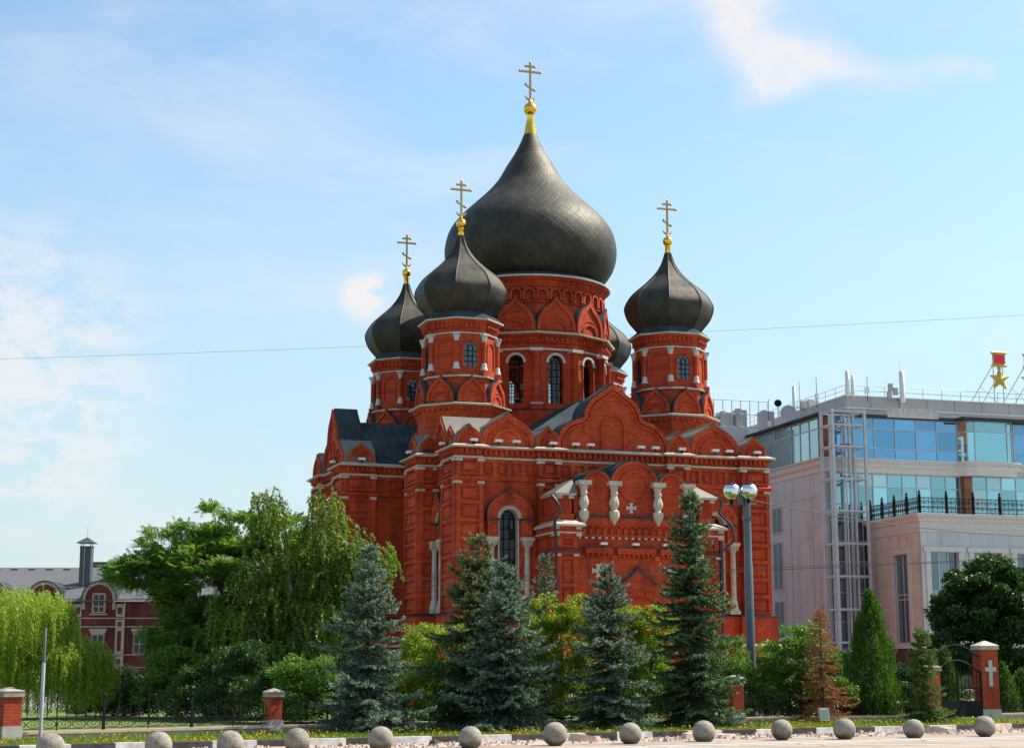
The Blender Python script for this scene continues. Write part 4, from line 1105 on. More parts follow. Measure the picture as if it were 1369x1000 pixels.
# main ledge
mb = MB()
LP = [(-0.01, -0.01), (14.7, -0.01), (15.4, -0.85), (16.3, -1.15), (20.0, -1.15), (20.9, -0.85), (21.6, -0.01), (46.01, -0.01), (46.01, 16.9), (-0.01, 16.9)]
sweep(mb, LP, [(-0.3, 20.7), (0.1, 20.75), (0.12, 21.2), (0.38, 21.4), (0.42, 21.6), (0.3, 21.66), (0.34, 21.86), (0.62, 21.98), (0.62, 22.1), (-0.6, 22.12)])
mb.build('ledge', TRm, mod)
random.seed(5)
def curtain(mb, pts, z_rows, cols, n_glass=1, tilt=0.006, frame=0.05):
    """glass panes and mullions along a plan polyline; every pane its own island"""
    for (x0, y0), (x1, y1) in zip(pts[:-1], pts[1:]):
        l = hypot(x1 - x0, y1 - y0); t = ((x1 - x0) / l, (y1 - y0) / l); nn = (t[1], -t[0])
        mb.frame((x0, y0, 0), t, nn)
        c = max(1, round(l / cols)); w = l / c
        for zi in range(len(z_rows) - 1):
            za, zb = z_rows[zi], z_rows[zi + 1]
            for i in range(c):
                d = [random.uniform(-tilt, tilt) for _ in range(3)]
                mb.add([(i * w, d[0], za), ((i + 1) * w, d[1], za), ((i + 1) * w, d[1] + d[2], zb), (i * w, d[0] + d[2], zb)], [(0, 1, 2, 3)], 0 if n_glass == 1 or random.random() < 0.68 else 1)
        for i in range(c + 1):
            mb.box(i * w - frame, i * w + frame, -0.05, 0.07, z_rows[0], z_rows[-1], n_glass)
        for z in z_rows:
            mb.box(frame, l - frame, -0.05, 0.068, z - frame, z + frame, n_glass)
mb = MB(); curtain(mb, [(1.0, 0.05), (15.0, 0.05)], [22.12, 23.2, 25.15, 26.2], 2.35); mb.build('glass_wall', [GBl, STm], mod)
mb = MB(); curtain(mb, [(21.5, 0.05), (46, 0.05)], [22.12, 23.2, 25.15, 26.2], 2.35); mb.build('glass_wall', [GBl, STm], mod)
mb = MB(); curtain(mb, [(15.0, 0.02), (15.6, -0.8), (16.3, -1.05), (20.0, -1.05), (20.7, -0.8), (21.4, 0.02)], [22.12, 25.15, 26.2], 3.7); mb.build('bay_window', [GTe, STm], mod)
mb = MB(**MS); mb.frame(); curtain(mb, [(0.05, 16.9), (0.05, 0.9)], [22.12, 25.1, 26.2], 2.05); mb.build('glass_wall', [GPa, STm], mod)
mb = MB(**MF); mb.box(0.06, 1.0, -0.9, 0.04, 22.1, 26.2); mb.build('corner_panel', M['rust'], mod)
mb = MB(); curtain(mb, [(0.6, 0.30), (15.2, 0.30)], [16.0, 17.6, 19.4, 20.68], 1.55, 2, 0.008); mb.build('glass_wall', [GTe, M['glass_blind'], STm], mod)
mb = MB(); curtain(mb, [(16.2, -0.4), (46, -0.4)], [16.0, 17.6, 19.4, 20.68], 1.7, 2, 0.008); mb.build('glass_wall', [GTe, M['glass_blind'], STm], mod)
mb = MB(); curtain(mb, [(0.6, 0.32), (6.0, 0.32)], [3.7, 6.2, 9.0, 12.0, 14.0, 15.95], 1.55, 1); mb.build('glass_wall', [M['glass_pav'], STm], mod)
mb = MB(**MF); mb.box(15.25, 16.15, -0.4, 0.5, 15.9, 20.7); mb.build('stained_pillar', M['rust'], mod)
# eaves, roof deck, parapet
mb = MB(**MF)
mb.box(-0.55, 46.3, -16.9, 0.55, 26.24, 26.50, 0); mb.box(14.6, 21.8, 0.55, 1.7, 26.24, 26.52, 0)
mb.box(-0.3, 46.2, -17.2, 0.1, 26.5, 26.62, 1)
mb.box(4.2, 46, -38, -3.0, 26.6, 27.7, 1); mb.box(4.1, 46.1, -38, -2.85, 27.74, 28.85, 1)
mb.box(4.05, 46.1, -38, -2.78, 27.6, 27.74, 2); mb.box(4.05, 46.1, -38, -2.79, 28.85, 28.95, 2)
for i in range(14): mb.box(7.0 + i * 3.2, 7.03 + i * 3.2, -2.86, -2.83, 27.75, 28.84, 0)
mb.build('roof', [M['darkroof'], FAm, TRm], mod)
mb = MB(**MF); mb.box(6.9, 12.6, 0.55, 0.62, 26.3, 27.25, 0)
for i in range(8): mb.box(7.3 + i * 0.7, 7.38 + i * 0.7, 0.62, 0.66, 26.7, 27.2, 1)
mb.build('sign_frame_panel', [M['white'], STm], mod)
mb = MB(**MF)
def rail(mb, p0, p1, z, h, step, r=0.03, rails=(0.5, 1.0)):
    l = hypot(p1[0] - p0[0], p1[1] - p0[1]); c = max(1, round(l / step))
    for i in range(c + 1):
        q = (p0[0] + (p1[0] - p0[0]) * i / c, p0[1] + (p1[1] - p0[1]) * i / c)
        mb.tube([(q[0], q[1], z), (q[0], q[1], z + h)], r, 5)
    for f in rails: mb.tube([(p0[0], p0[1], z + h * f), (p1[0], p1[1], z + h * f)], r, 5)
rail(mb, (4.3, -3.0), (46, -3.0), 28.95, 1.05, 2.2, 0.035); rail(mb, (4.3, -3.0), (4.3, -38), 28.95, 1.05, 2.2, 0.035)
mb.build('roof_railing', STm, mod)
# roof plant enclosure on the rear block
mb = MB(**MF)
rail(mb, (-5.0, -17.3), (2.4, -17.3), 27.4, 3.0, 1.1, 0.045, (0.03, 0.5, 1.0)); rail(mb, (-5.0, -17.3), (-5.0, -34), 27.4, 3.0, 1.6, 0.045, (0.03, 0.5, 1.0))
mb.build('plant_screen', STm, mod)
for u, n, w, h in ((-3.9, -19.2, 1.8, 1.2), (-2.0, -19.0, 1.4, 1.6), (-0.4, -18.6, 1.2, 1.9), (2.0, -17.0, 1.4, 1.6)):
    mb = MB(**MF); mb.box(u - w / 2, u + w / 2, n - 0.7, n + 0.7, 27.42 if u < 0 else 26.62, 27.6 + h)
    mb.lathe([(0.5, 0), (0.5, 0.18), (0.42, 0.2)], u, n, 27.6 + h, 16); mb.build('air_unit', M['fascia'], mod)
# projecting pavilion with terrace
mb = MB(**MF)
PU0, PN = 4.5, 10.0
W1 = [(5.4 + i * 4.55, 8.35 + i * 4.55) for i in range(6)]
edges = [PU0] + [x for w in W1 for x in w] + [33]
for i in range(0, len(edges) - 1, 2): mb.box(edges[i], edges[i + 1], PN - 0.5, PN, 3.9, 14.2)
for a, b in W1: mb.box(a, b, PN - 0.5, PN, 12.35, 14.2); mb.box(a, b, PN - 0.5, PN, 3.9, 4.5)
mb.box(PU0, 33, 0.5, PN - 0.5, 14.2, 15.6)
mb.build('pavilion_front', PLm, mod)
mb = MB((PU0, 0, 0), (0, -1), (-1, 0))
mb.box(0.5, 5.0, -0.5, 0, 3.9, 15.6); mb.box(7.6, PN - 0.003, -0.5, 0, 3.9, 14.2); mb.box(5.0, 7.6, -0.5, 0, 12.3, 15.6); mb.box(7.6, PN - 0.003, -0.5, 0, 14.2, 15.6); mb.box(5.0, 7.6, -0.5, 0, 3.9, 4.1)
mb.build('pavilion_side', M['plaster_tan'], mod)
mb = MB()
PAVP = [(PU0, -PN), (33, -PN), (33, -0.5), (PU0, -0.5)]
sweep(mb, PAVP, [(0.0, 14.15), (0.12, 14.2), (0.14, 14.4), (0.04, 14.42), (0.06, 15.1), (0.2, 15.15), (0.24, 15.4), (0.5, 15.6), (0.55, 15.85), (-0.2, 15.9), (-6.0, 15.9)])
sweep(mb, PAVP, [(-0.3, 3.6), (0.25, 3.6), (0.25, 3.8), (0.02, 3.92)])
for a, b in W1:
    mb.frame(**MF)
    for q in ((a - 0.5, a, 4.4, 12.35), (b, b + 0.5, 4.4, 12.35), (a - 0.7, b + 0.7, 12.35, 12.8), (a - 0.5, b + 0.5, 4.25, 4.5)): mb.box(q[0], q[1], PN - 0.1, PN + (0.14 if q[3] < 12.5 else 0.2), q[2], q[3])
mb.frame((PU0, 0, 0), (0, -1), (-1, 0))
for q in ((4.55, 5.0, 4.1, 12.3), (7.6, 8.05, 4.1, 12.3), (4.4, 8.2, 12.3, 12.75)): mb.box(q[0], q[1], -0.1, 0.12 if q[3] < 12.5 else 0.2, q[2], q[3])
mb.build('pavilion_cornice', M['trim'], mod)
for i, (a, b) in enumerate(W1):
    mb = MB(); curtain(mb, [(a, -PN + 0.28), (b, -PN + 0.28)], [4.5, 7.0, 8.3, 8.75, 12.35], 1.0, 1, 0.012, 0.06); mb.build('pavilion_window', [M['glass_pav'], STm], mod)
mb = MB(); curtain(mb, [(PU0 + 0.25, -5.0), (PU0 + 0.25, -7.6)], [4.1, 8.1, 8.55, 12.3], 1.3, 1, 0.012, 0.06); mb.build('pavilion_window', [M['glass_pav'], STm], mod)
mb = MB(**MF); mb.box(PU0 - 0.1, 33, 0.5, PN + 0.08, 0, 3.6); mb.build('pavilion_base', M['basestone'], mod)
# terrace railing: ornamental iron
mb = MB(**MF)
def scroll(mb, c, r, z, du, dn, turns=1.6, k=22, th=0.028, flip=1):
    pts = []
    for i in range(k + 1):
        a = 2 * pi * turns * i / k; q = r * (1 - 0.8 * i / k)
        pts.append((c[0] + flip * du * q * cos(a), c[1] + flip * dn * q * cos(a), z + q * sin(a)))
    mb.tube(pts, th, 4)
def terrace(mb, p0, p1, step=2.9):
    l = hypot(p1[0] - p0[0], p1[1] - p0[1]); c = max(1, round(l / step)); du, dn = (p1[0] - p0[0]) / l, (p1[1] - p0[1]) / l
    for i in range(c + 1):
        q = (p0[0] + (p1[0] - p0[0]) * i / c, p0[1] + (p1[1] - p0[1]) * i / c)
        mb.cbox(q[0], q[1], 15.9, 0.2, 0.2, 1.75); mb.lathe([(0.0, 0), (0.13, 0.1), (0.1, 0.22), (0.0, 0.45)], q[0], q[1], 17.65, 8)
        if i < c:
            for j in range(1, 6):
                e = (q[0] + du * l / c * j / 6, q[1] + dn * l / c * j / 6)
                mb.tube([(e[0], e[1], 16.0), (e[0], e[1], 17.3)], 0.028, 4)
            for j in range(6):
                e = (q[0] + du * l / c * (j + 0.5) / 6, q[1] + dn * l / c * (j + 0.5) / 6)
                scroll(mb, e, 0.22, 16.9, du, dn, flip=1 if j % 2 else -1); scroll(mb, e, 0.2, 16.4, du, dn, flip=-1 if j % 2 else 1)
    for z in (16.05, 17.25, 17.35): mb.tube([(p0[0], p0[1], z), (p1[0], p1[1], z)], 0.035, 4)
terrace(mb, (PU0 + 0.1, PN - 0.1), (32.8, PN - 0.1)); terrace(mb, (PU0 + 0.1, PN - 0.1), (PU0 + 0.1, 0.6), 2.3)
mb.build('terrace_railing', M['iron'], mod)

# steel lift tower standing in front of the corner
lift = empty('lift_tower', (MO[0], MO[1], 0), A1)
tag(lift, 'unfinished open grey steel lift tower against the corner of the glass building', 'scaffold tower')
LX0, LX1, LN0, LN1 = -0.62, 2.8, 1.0, 3.4
for u in (LX0, LX1):
    for n in (LN0, LN1):
        mb = MB(**MF); mb.cbox(u, n, 0, 0.25, 0.25, 26.4); mb.build('post', STm, lift)
for z in (4.2, 7.3, 10.4, 13.5, 16.6, 19.7, 22.8, 24.9, 26.23):
    mb = MB(**MF)
    for n in (LN0, LN1): mb.box(LX0 + 0.125, LX1 - 0.125, n - 0.08, n + 0.08, z - 0.11, z + 0.07)
    for u in (LX0, LX1): mb.box(u - 0.08, u + 0.08, LN0 + 0.125, LN1 - 0.125, z - 0.11, z + 0.07)
    mb.build('cross_beam', STm, lift)
for u, n, r in ((0.25, 1.3, 0.09), (0.85, 3.05, 0.06), (1.45, 1.3, 0.09), (1.85, 2.9, 0.07), (2.15, 1.4, 0.11), (-0.35, 2.2, 0.08)):
    mb = MB(**MF); mb.cbox(u, n, 0, r * 2, r * 2, 26.0); mb.build('guide_rail', STm, lift)
random.seed(11)
for z in (24.9, 22.8, 10.4, 19.7):
    mb = MB(**MF)
    for i in range(5):
        u = random.uniform(0.2, 2.2); n = random.uniform(1.6, 3.1); mb.cbox(u, n, z + 0.1, random.uniform(0.3, 0.8), random.uniform(0.2, 0.6), random.uniform(0.06, 0.22))
    mb.build('loose_boards', M['rust'], lift)

# rooftop antennas, star emblems: each stands on the roof
def mod_pt(u, n): return (MO[0] + u * cos(A1) + n * sin(A1), MO[1] + u * sin(A1) - n * cos(A1))
def rooftop(name, u, n, z, label, cat, group=None):
    x, y = mod_pt(u, n); o = empty(name, (x, y, z), A1); tag(o, label, cat, group); return o
t = rooftop('antenna_mast', 4.3, -2.6, 27.5, 'pair of tall white panel antennas at the front corner of the grey roof', 'antenna', 'antennas on the roof of the glass building')
mb = MB(); mb.tube([(0, 0, 0), (0, 0, 3.2)], 0.06, 6); mb.box(-0.1, 0.55, -0.03, 0.03, 1.6, 1.7); mb.build('mast', STm, t)
for u, h in ((-0.05, 2.6), (0.55, 2.2)):
    mb = MB(); mb.lathe([(0.18, 0), (0.2, 0.04), (0.2, h - 0.05), (0.15, h)], u, -0.12, 1.25, 12); mb.build('panel', M['whitebox'], t)
t = rooftop('antenna_mast', 10.3, -2.6, 27.2, 'single tall white panel antenna with grey relay boxes beside it on the front parapet', 'antenna', 'antennas on the roof of the glass building')
mb = MB(); mb.tube([(0, 0, 0), (0, 0, 3.4)], 0.06, 6); mb.tube([(0, 0, 2.2), (-1.5, 0, 2.2)], 0.04, 5); mb.tube([(0, 0, 1.6), (-1.5, 0, 1.6)], 0.04, 5); mb.tube([(0, 0, 3.3), (0, 0, 5.4)], 0.015, 4); mb.build('mast', STm, t)
mb = MB(); mb.lathe([(0.24, 0), (0.27, 0.05), (0.27, 3.15), (0.2, 3.2)], 0.08, -0.2, 1.2, 12); mb.build('panel', M['whitebox'], t)
for u, z in ((-0.7, 1.9), (-1.25, 2.3), (-1.4, 1.5)):
    mb = MB(); mb.box(u - 0.22, u + 0.22, -0.35, -0.05, z, z + 0.75); mb.build('relay_box', M['fascia'], t)
t = rooftop('antenna_mast', 2.9, -12.0, 26.6, 'slim antenna mast with a cluster of relay boxes on the left roof edge', 'antenna', 'antennas on the roof of the glass building')
mb = MB(); mb.tube([(0, 0, 0), (0, 0, 3.8)], 0.07, 6); mb.tube([(0.75, 0, 0), (0.75, 0, 5.2)], 0.05, 5); mb.tube([(0, 0, 2.4), (2.4, 0, 2.4)], 0.05, 5); mb.tube([(0.7, 0, 3.3), (2.4, 0, 3.2)], 0.04, 5); mb.build('mast', STm, t)
mb = MB(); mb.lathe([(0.16, 0), (0.18, 0.05), (0.18, 2.7), (0.12, 2.75)], -0.02, -0.2, 1.9, 10); mb.build('panel', M['whitebox'], t)
for u, z in ((1.1, 2.2), (1.9, 2.4), (2.5, 2.3)):
    mb = MB(); mb.box(u - 0.3, u + 0.3, -0.4, 0.0, z, z + 0.9); mb.build('relay_box', M['fascia'], t)
t = rooftop('satellite_dish', 1.2, -12.2, 26.62, 'small black satellite dish on a short post at the roof edge', 'satellite dish')
mb = MB(); mb.tube([(0, 0, 0), (0, 0, 2.6)], 0.06, 6); mb.tube([(0.9, 0, 0), (0.5, 0, 2.4)], 0.05, 5); mb.build('post', STm, t)
mb = MB(); mb.tube([(0, 0.1, 2.7), (-0.02, 0.0, 2.7), (-0.1, -0.2, 2.72), (-0.16, -0.34, 2.74)], [0.04, 0.2, 0.34, 0.4], 16); mb.build('dish', M['iron'], t)
t = rooftop('satellite_dish', 1.6, -10.4, 26.62, 'grey dish tilted upward on the left roof edge beside the antenna cluster', 'satellite dish')
mb = MB(); mb.tube([(0, 0, 0), (0, 0, 1.2)], 0.06, 6); mb.build('post', STm, t)
mb = MB(); mb.tube([(0, 0.05, 1.3), (-0.05, -0.02, 1.34), (-0.2, -0.2, 1.44), (-0.3, -0.32, 1.5)], [0.05, 0.4, 0.75, 0.85], 18); mb.build('dish', M['fascia'], t)
for i, (u, n, hh, lab) in enumerate(((2.0, -16.2, 2.9, 'thin whip aerial on the left roof edge near the plant screen'), (3.4, -7.6, 2.2, 'short whip aerial between the antenna cluster and the front corner'), (6.6, -2.7, 1.6, 'short whip aerial on the front parapet right of the corner antennas'))):
    t = rooftop('whip_aerial', u, n, 28.3 if n > -8 else 26.6, lab, 'aerial', 'whip aerials on the roof')
    mb = MB(); mb.tube([(0, 0, 0), (0, 0, hh + 1.0)], 0.035, 5); mb.build('rod', M['wire'], t)
    mb = MB(); mb.box(-0.16, 0.16, -0.12, 0.12, 0.9, 1.5); mb.build('relay_box', M['whitebox'], t)
def star_emblem(u, label):
    t = rooftop('star_emblem', u, -3.4, 28.9, label, 'emblem', 'star emblems on the roof of the glass building')
    mb = MB(O=(0, 0, 0), U=(1, 0), Nn=(0, -1))
    for uu in (-0.55, 0.55): mb.tube([(uu, -0.15, 0), (uu, -0.15, 5.0)], 0.06, 5)
    for uu in (-0.55,): 
        mb.tube([(uu - 2.2, -1.5, 0), (uu, -0.15, 4.2)], 0.05, 5); mb.tube([(uu - 1.1, -0.9, 0), (uu, -0.15, 2.2)], 0.045, 5)
        mb.tube([(uu - 1.2, -0.85, 1.9), (uu + 0.4, -0.15, 0.1)], 0.035, 5)
    mb.tube([(-2.6, -0.9, 0.05), (1.0, -0.9, 0.05)], 0.06, 5)
    mb.build('support_frame', STm, t)
    mb = MB(O=(0, 0, 0), U=(1, 0), Nn=(0, -1))
    st = []
    for i in range(10):
        r = 1.30 if i % 2 == 0 else 0.52
        a = pi / 2 + 2 * pi * i / 10; st.append((r * cos(a), 2.62 + r * sin(a)))
    mb.ext(st, 0, 0.14)
    k = len(st); mb.add([(u_, 0.14, z_) for u_, z_ in st] + [(0, 0.34, 2.62)], [(i, (i + 1) % k, k) for i in range(k)], 0)
    mb.box(-0.2, 0.2, 0.0, 0.12, 3.66, 3.98)
    mb.build('star', M['starpaint'], t)
    mb = MB(O=(0, 0, 0), U=(1, 0), Nn=(0, -1))
    mb.box(-0.72, 0.72, 0, 0.2, 4.1, 5.4, 0)
    for z in (4.08, 5.42): mb.tube([(-0.85, 0.1, z), (0.85, 0.1, z)], 0.16, 10)
    mb.build('plaque_frame', M['starpaint'], t)
    mb = MB(O=(0, 0, 0), U=(1, 0), Nn=(0, -1)); mb.box(-0.60, 0.60, 0.2, 0.24, 4.28, 5.22); mb.build('plaque', M['redlacquer'], t)
star_emblem(22.4, 'gold five pointed star under a red plaque, fully in view on the roof edge')
star_emblem(26.2, 'second gold star and red plaque, cut off by the right edge of the photo')

# ------------------------------------------------------------------ far brick house on the left
house = empty('brick_house', (-40, 150, 0))
tag(house, 'dark red brick house with grey roof, rounded dormers and pale stone trim', 'house')
HF = dict(O=(-40, 150, 0), U=(1, 0), Nn=(0, -1)); HF = dict(O=(0, 0, 0), U=(1, 0), Nn=(0, -1))
HB, HS = M['brick_far'], M['stone_far']
HX0, HX1 = -16.0, 15.0
mb = MB(**HF); mb.box(HX0, HX1, -14, 0, 0, 7.75); mb.build('wall', HB, house)
mb = MB(**HF)
vs = [(HX0 - 0.4, 0.5, 7.7), (HX1 + 0.4, 0.5, 7.7), (HX1 + 0.4, -7, 11.2), (HX0 - 0.4, -7, 11.2), (HX1 + 0.4, -14.5, 7.7), (HX0 - 0.4, -14.5, 7.7)]
mb.add(vs, [(0, 1, 2, 3), (3, 2, 4, 5), (0, 3, 5), (1, 4, 2), (0, 5, 4, 1)], 0)
mb.box(-0.6, 16, -10.5, -7.2, 9.0, 11.75, 0)
rf = mb.build('roof', M['shingle'], house)
mb = MB(**HF)
for i in range(18):
    x = -15.3 + i * 1.65; mb.box(x - 0.32, x + 0.32, -6.6, -6.4, 10.98, 11.03)
mb.build('snow_stop', M['iron'], rf)
mb = MB(**HF); rail(mb, (HX0, -0.2), (HX1, -0.2), 8.0, 1.0, 0.55, 0.025, (0.3, 0.65, 1.0)); mb.build('roof_rail', STm, house)
mb = MB(**HF); mb.cbox(0.55, -3.2, 8.8, 1.02, 1.0, 4.0, 0); mb.cbox(0.55, -3.2, 12.8, 1.1, 1.08, 0.12, 0)
for a in (-0.4, 0.4):
    for b in (-0.4, 0.4): mb.cbox(0.55 + a, -3.2 + b, 12.9, 0.06, 0.06, 0.3, 0)
mb.frustum(0.55, -3.2, 13.2, 13.75, 0.85, 0.85, 0.05, 0.05, 0); mb.tube([(0.55, -3.2, 13.7), (0.55, -3.2, 14.7)], 0.02, 4, 1)
mb.tube([(0.5, -2.62, 8.9), (0.5, -2.62, 12.8)], 0.05, 6, 1)
mb.build('chimney', [simple('chimney_blue_grey', (0.055, 0.075, 0.095), 0.5, var=0.2), M['coping'], M['concrete']], rf)
mb = MB(**HF); mb.cbox(2.4, -3.4, 9.2, 0.9, 0.9, 0.7); mb.lathe([(0.3, 0), (0.3, 0.5), (0.45, 0.75), (0.42, 0.95), (0.2, 1.05)], 2.4, -3.4, 9.9, 14); mb.build('roof_vent', M['pipe'], rf)
mb = MB(**HF); mb.add([(3.3, -2.75, 9.25), (4.6, -2.75, 9.25), (4.6, -3.9, 9.85), (3.3, -3.9, 9.85)], [(0, 1, 2, 3)]); mb.build('skylight', M['glass_pale'], rf)
def sash(mb, u0, u1, z0, z1, n, cols=2, rows=3):
    mb.box(u0, u1, n, n + 0.03, z0, z1, 0)
    for i in range(cols + 1):
        x = u0 + (u1 - u0) * i / cols; mb.box(x - 0.045, x + 0.045, n + 0.03, n + 0.08, z0, z1, 1)
    for i in range(rows + 1):
        z = z0 + (z1 - z0) * i / rows; mb.box(u0, u1, n + 0.03, n + 0.078, z - 0.04, z + 0.04, 1)
DX = [-11.9, -7.05, -2.2, 2.72]
for x in DX:
    mb = MB(**HF)
    wall = [(x - 1.22, 7.0)] + arc(1.22, 16, (x, 8.0)) + [(x + 1.22, 7.0)]
    mb.ext(wall, -3.0, 0.14, 0)
    mb.band(arc(1.5, 18, (x, 8.0)), arc(1.22, 18, (x, 8.0)), -0.3, 0.26, 1)
    mb.sheet(arc(1.51, 18, (x, 8.0)), -3.5, 0.36, 0.08, 2)
    for sg in (-1, 1):
        mb.box(*sorted((x + sg * 1.24, x + sg * 1.50)), 0, 0.24, 7.0, 8.0, 1)
        if x != 2.72: continue
        mb.box(*sorted((x + sg * 1.56, x + sg * 2.3)), 0, 0.10, 6.35, 7.5, 1); mb.box(*sorted((x + sg * 1.7, x + sg * 2.12)), 0.10, 0.12, 6.6, 7.2, 0)
        mb.box(*sorted((x + sg * 1.56, x + sg * 2.3)), 0, 0.10, 3.05, 6.1, 1); mb.box(*sorted((x + sg * 1.74, x + sg * 2.1)), 0.10, 0.12, 3.3, 5.1, 0); mb.box(*sorted((x + sg * 1.74, x + sg * 2.1)), 0.10, 0.12, 5.5, 5.9, 0)
        mb.box(*sorted((x + sg * 1.56, x + sg * 2.3)), 0, 0.10, 1.95, 2.85, 1); mb.box(*sorted((x + sg * 1.72, x + sg * 2.12)), 0.10, 0.12, 2.15, 2.6, 0)
    mb.build('dormer', [HB, HS, M['pipe']], house)
    if True:
        mb = MB(**HF); sash(mb, x - 0.5, x + 0.5, 6.75, 8.35, 0.16); mb.box(x - 0.62, x - 0.5, 0.14, 0.2, 6.7, 8.42, 1); mb.box(x + 0.5, x + 0.62, 0.14, 0.2, 6.7, 8.42, 1); mb.box(x - 0.62, x + 0.62, 0.14, 0.2, 8.35, 8.46, 1); mb.box(x - 0.8, x + 0.8, 0.14, 0.24, 6.5, 6.64, 1)
        mb.build('window', [M['glass_dark'], HS], house)
    for xx in (x + 2.44,):
        mb = MB(**HF); mb.tube([(xx, 0.4, 7.6), (xx - 0.1, 0.16, 7.2), (xx - 0.1, 0.16, 0.2)], 0.07, 6); mb.build('downpipe', M['coping'], house)
for x in (-13.0, -10.8, -8.1, -5.9, -3.3, -1.1, 2.72, 6.5, 8.95, 11.4, 13.8):
    mb = MB(**HF); sash(mb, x - 0.5, x + 0.5, 3.1, 4.75, 0.02, 2, 2); mb.box(x - 0.6, x - 0.5, 0, 0.1, 3.05, 4.75, 1); mb.box(x + 0.5, x + 0.6, 0, 0.1, 3.05, 4.75, 1)
    mb.ext([(x - 0.6, 4.78), (x + 0.6, 4.78), (x + 0.82, 5.3), (x - 0.82, 5.3)], 0, 0.16, 1)
    mb.build('window', [M['glass_dark'], HS], house)
mb = MB(**HF)
for z in (6.18, 5.42, 2.92, 1.80): mb.box(HX0, HX1, 0, 0.08, z, z + 0.10)
mb.build('string_course', HS, house)

# ------------------------------------------------------------------ kerb, low wall, fence, gate, bollards
KX = math.atan2(DIRK[1], DIRK[0])
mbw = MB(); mbb = MB()
random.seed(3)
t = -60.0; i = 0
while t < 60:
    l = 1.0 + random.uniform(-0.12, 0.12)
    p0 = KP(t + 0.01, 0.05); mbx = mbw if i % 2 else mbb
    dz = random.uniform(-0.006, 0.006)
    mbx.frame((p0[0], p0[1], 0), DIRK, (-DIRK[1], DIRK[0]))
    mbx.box(0, l - 0.012, 0, 0.17, 0.0, 0.15 + dz); t += l; i += 1
tag(mbw.build('kerb', M['kerbw']), kind='structure'); tag(mbb.build('kerb', M['kerbb']), kind='structure')

FP = [(-24.0, 31.5), (-17.5, 35.0), (-11.6, 38.7), (-6.2, 43.6), (0.33, 47.4), (6.73, 50.7), (10.4, 52.6), (13.3, 54.0)]
FP2 = [(15.7, 55.4), (24.0, 60.5), (34.0, 66.5)]
def seg_frame(a, b):
    l = hypot(b[0] - a[0], b[1] - a[1]); t = ((b[0] - a[0]) / l, (b[1] - a[1]) / l)
    return dict(O=(a[0], a[1], 0), U=t, Nn=(t[1], -t[0])), l
lw = empty('low_wall', (FP[4][0], FP[4][1], 0)); tag(lw, 'low stone base wall with pink coping under the iron fence', 'wall')
mb1 = MB(); mb2 = MB()
for pts in (FP, FP2):
    for a, b in zip(pts[:-1], pts[1:]):
        fr, l = seg_frame(a, b)
        mb1.frame(**fr); mb1.box(0, l, -0.14, 0.14, 0, 0.14)
        mb2.frame(**fr); mb2.box(0, l, -0.19, 0.19, 0.142, 0.205)
for m_, nm, mt in ((mb1, 'wall_base', M['concrete']), (mb2, 'coping', M['coping'])):
    m_.v = [(x - FP[4][0], y - FP[4][1], z) for x, y, z in m_.v]; m_.build(nm, mt, lw)

def iron_panel():
    """one fence bay 2.1 m wide: rails, bars, scrolls, arched top"""
    root = empty('iron_fence', (0, 0, 0))
    mb = MB()
    for u in (0.0,): mb.cbox(u, 0, 0.33, 0.06, 0.06, 1.25); mb.lathe([(0.0, 0), (0.055, 0.03), (0.05, 0.09), (0, 0.14)], u, 0, 1.58, 8)
    mb.v = [(a, b, 0.2 + (c - 0.33) * 0.62) for a, b, c in mb.v]; mb.build('post', M['iron'], root)
    mb = MB(); W = 2.1; th = 0.013
    for z in (0.40, 0.74): mb.box(0.05, W - 0.05, -0.012, 0.012, z, z + 0.028)
    ar = [(0.12 + (W - 0.24) * i / 20, 0, 0.95 + 0.52 * sin(pi * i / 20)) for i in range(21)]
    mb.tube(ar, 0.008, 5)
    ar2 = [(0.45 + (W - 0.9) * i / 16, 0, 0.78 + 0.42 * sin(pi * i / 16)) for i in range(17)]
    for j in range(6):
        u = 0.22 + j * (W - 0.44) / 5
        mb.tube([(u + 0.15 * cos(a), 0, 0.585 + 0.14 * sin(a)) for a in [2 * pi * q / 16 for q in range(16)]], th, 4, closed=True)
        scroll(mb, (u, 0), 0.10, 0.585, 1, 0, 1.2, 12, 0.010, 1 if j % 2 else -1)
    th = 0.009
    for j in range(9):
        u = 0.18 + j * (W - 0.36) / 8; top = 0.95 + 0.52 * sin(pi * (u - 0.12) / (W - 0.24))
        mb.tube([(u, 0, 0.74), (u, 0, top + (0.12 if j % 2 == 0 else -0.02))], 0.010, 4)
    for u in (0.5, 0.8, 1.3, 1.6):
        scroll(mb, (u, 0), 0.13, 1.02, 1, 0, 1.5, 14, 0.011, 1 if u < 1 else -1)
    mb.cbox(W / 2, 0, 0.33, 0.02, 0.02, 1.42); mb.lathe([(0.0, 0), (0.03, 0.05), (0.0, 0.16)], W / 2, 0, 1.75, 6)
    mb.v = [(a, b, 0.2 + (c - 0.33) * 0.62) for a, b, c in mb.v]; mb.build('panel', M['iron'], root)
    return root
proto = iron_panel(); first = True; kf = 0
for pts in (FP, FP2):
    for a, b in zip(pts[:-1], pts[1:]):
        fr, l = seg_frame(a, b); c = max(1, round(l / 2.1))
        for j in range(c):
            fx = (a[0] + (b[0] - a[0]) * j / c, a[1] + (b[1] - a[1]) * j / c)
            o = proto if first else copy_tree(proto); first = False
            o.location = (a[0] + (b[0] - a[0]) * j / c, a[1] + (b[1] - a[1]) * j / c, 0)
            o.rotation_euler = (0, 0, math.atan2(b[1] - a[1], b[0] - a[0])); o.scale = (l / c / 2.1, 1, 1)
            tag(o, 'bay of the black wrought iron fence with rings and arched top', 'fence', 'bays of the black iron fence')

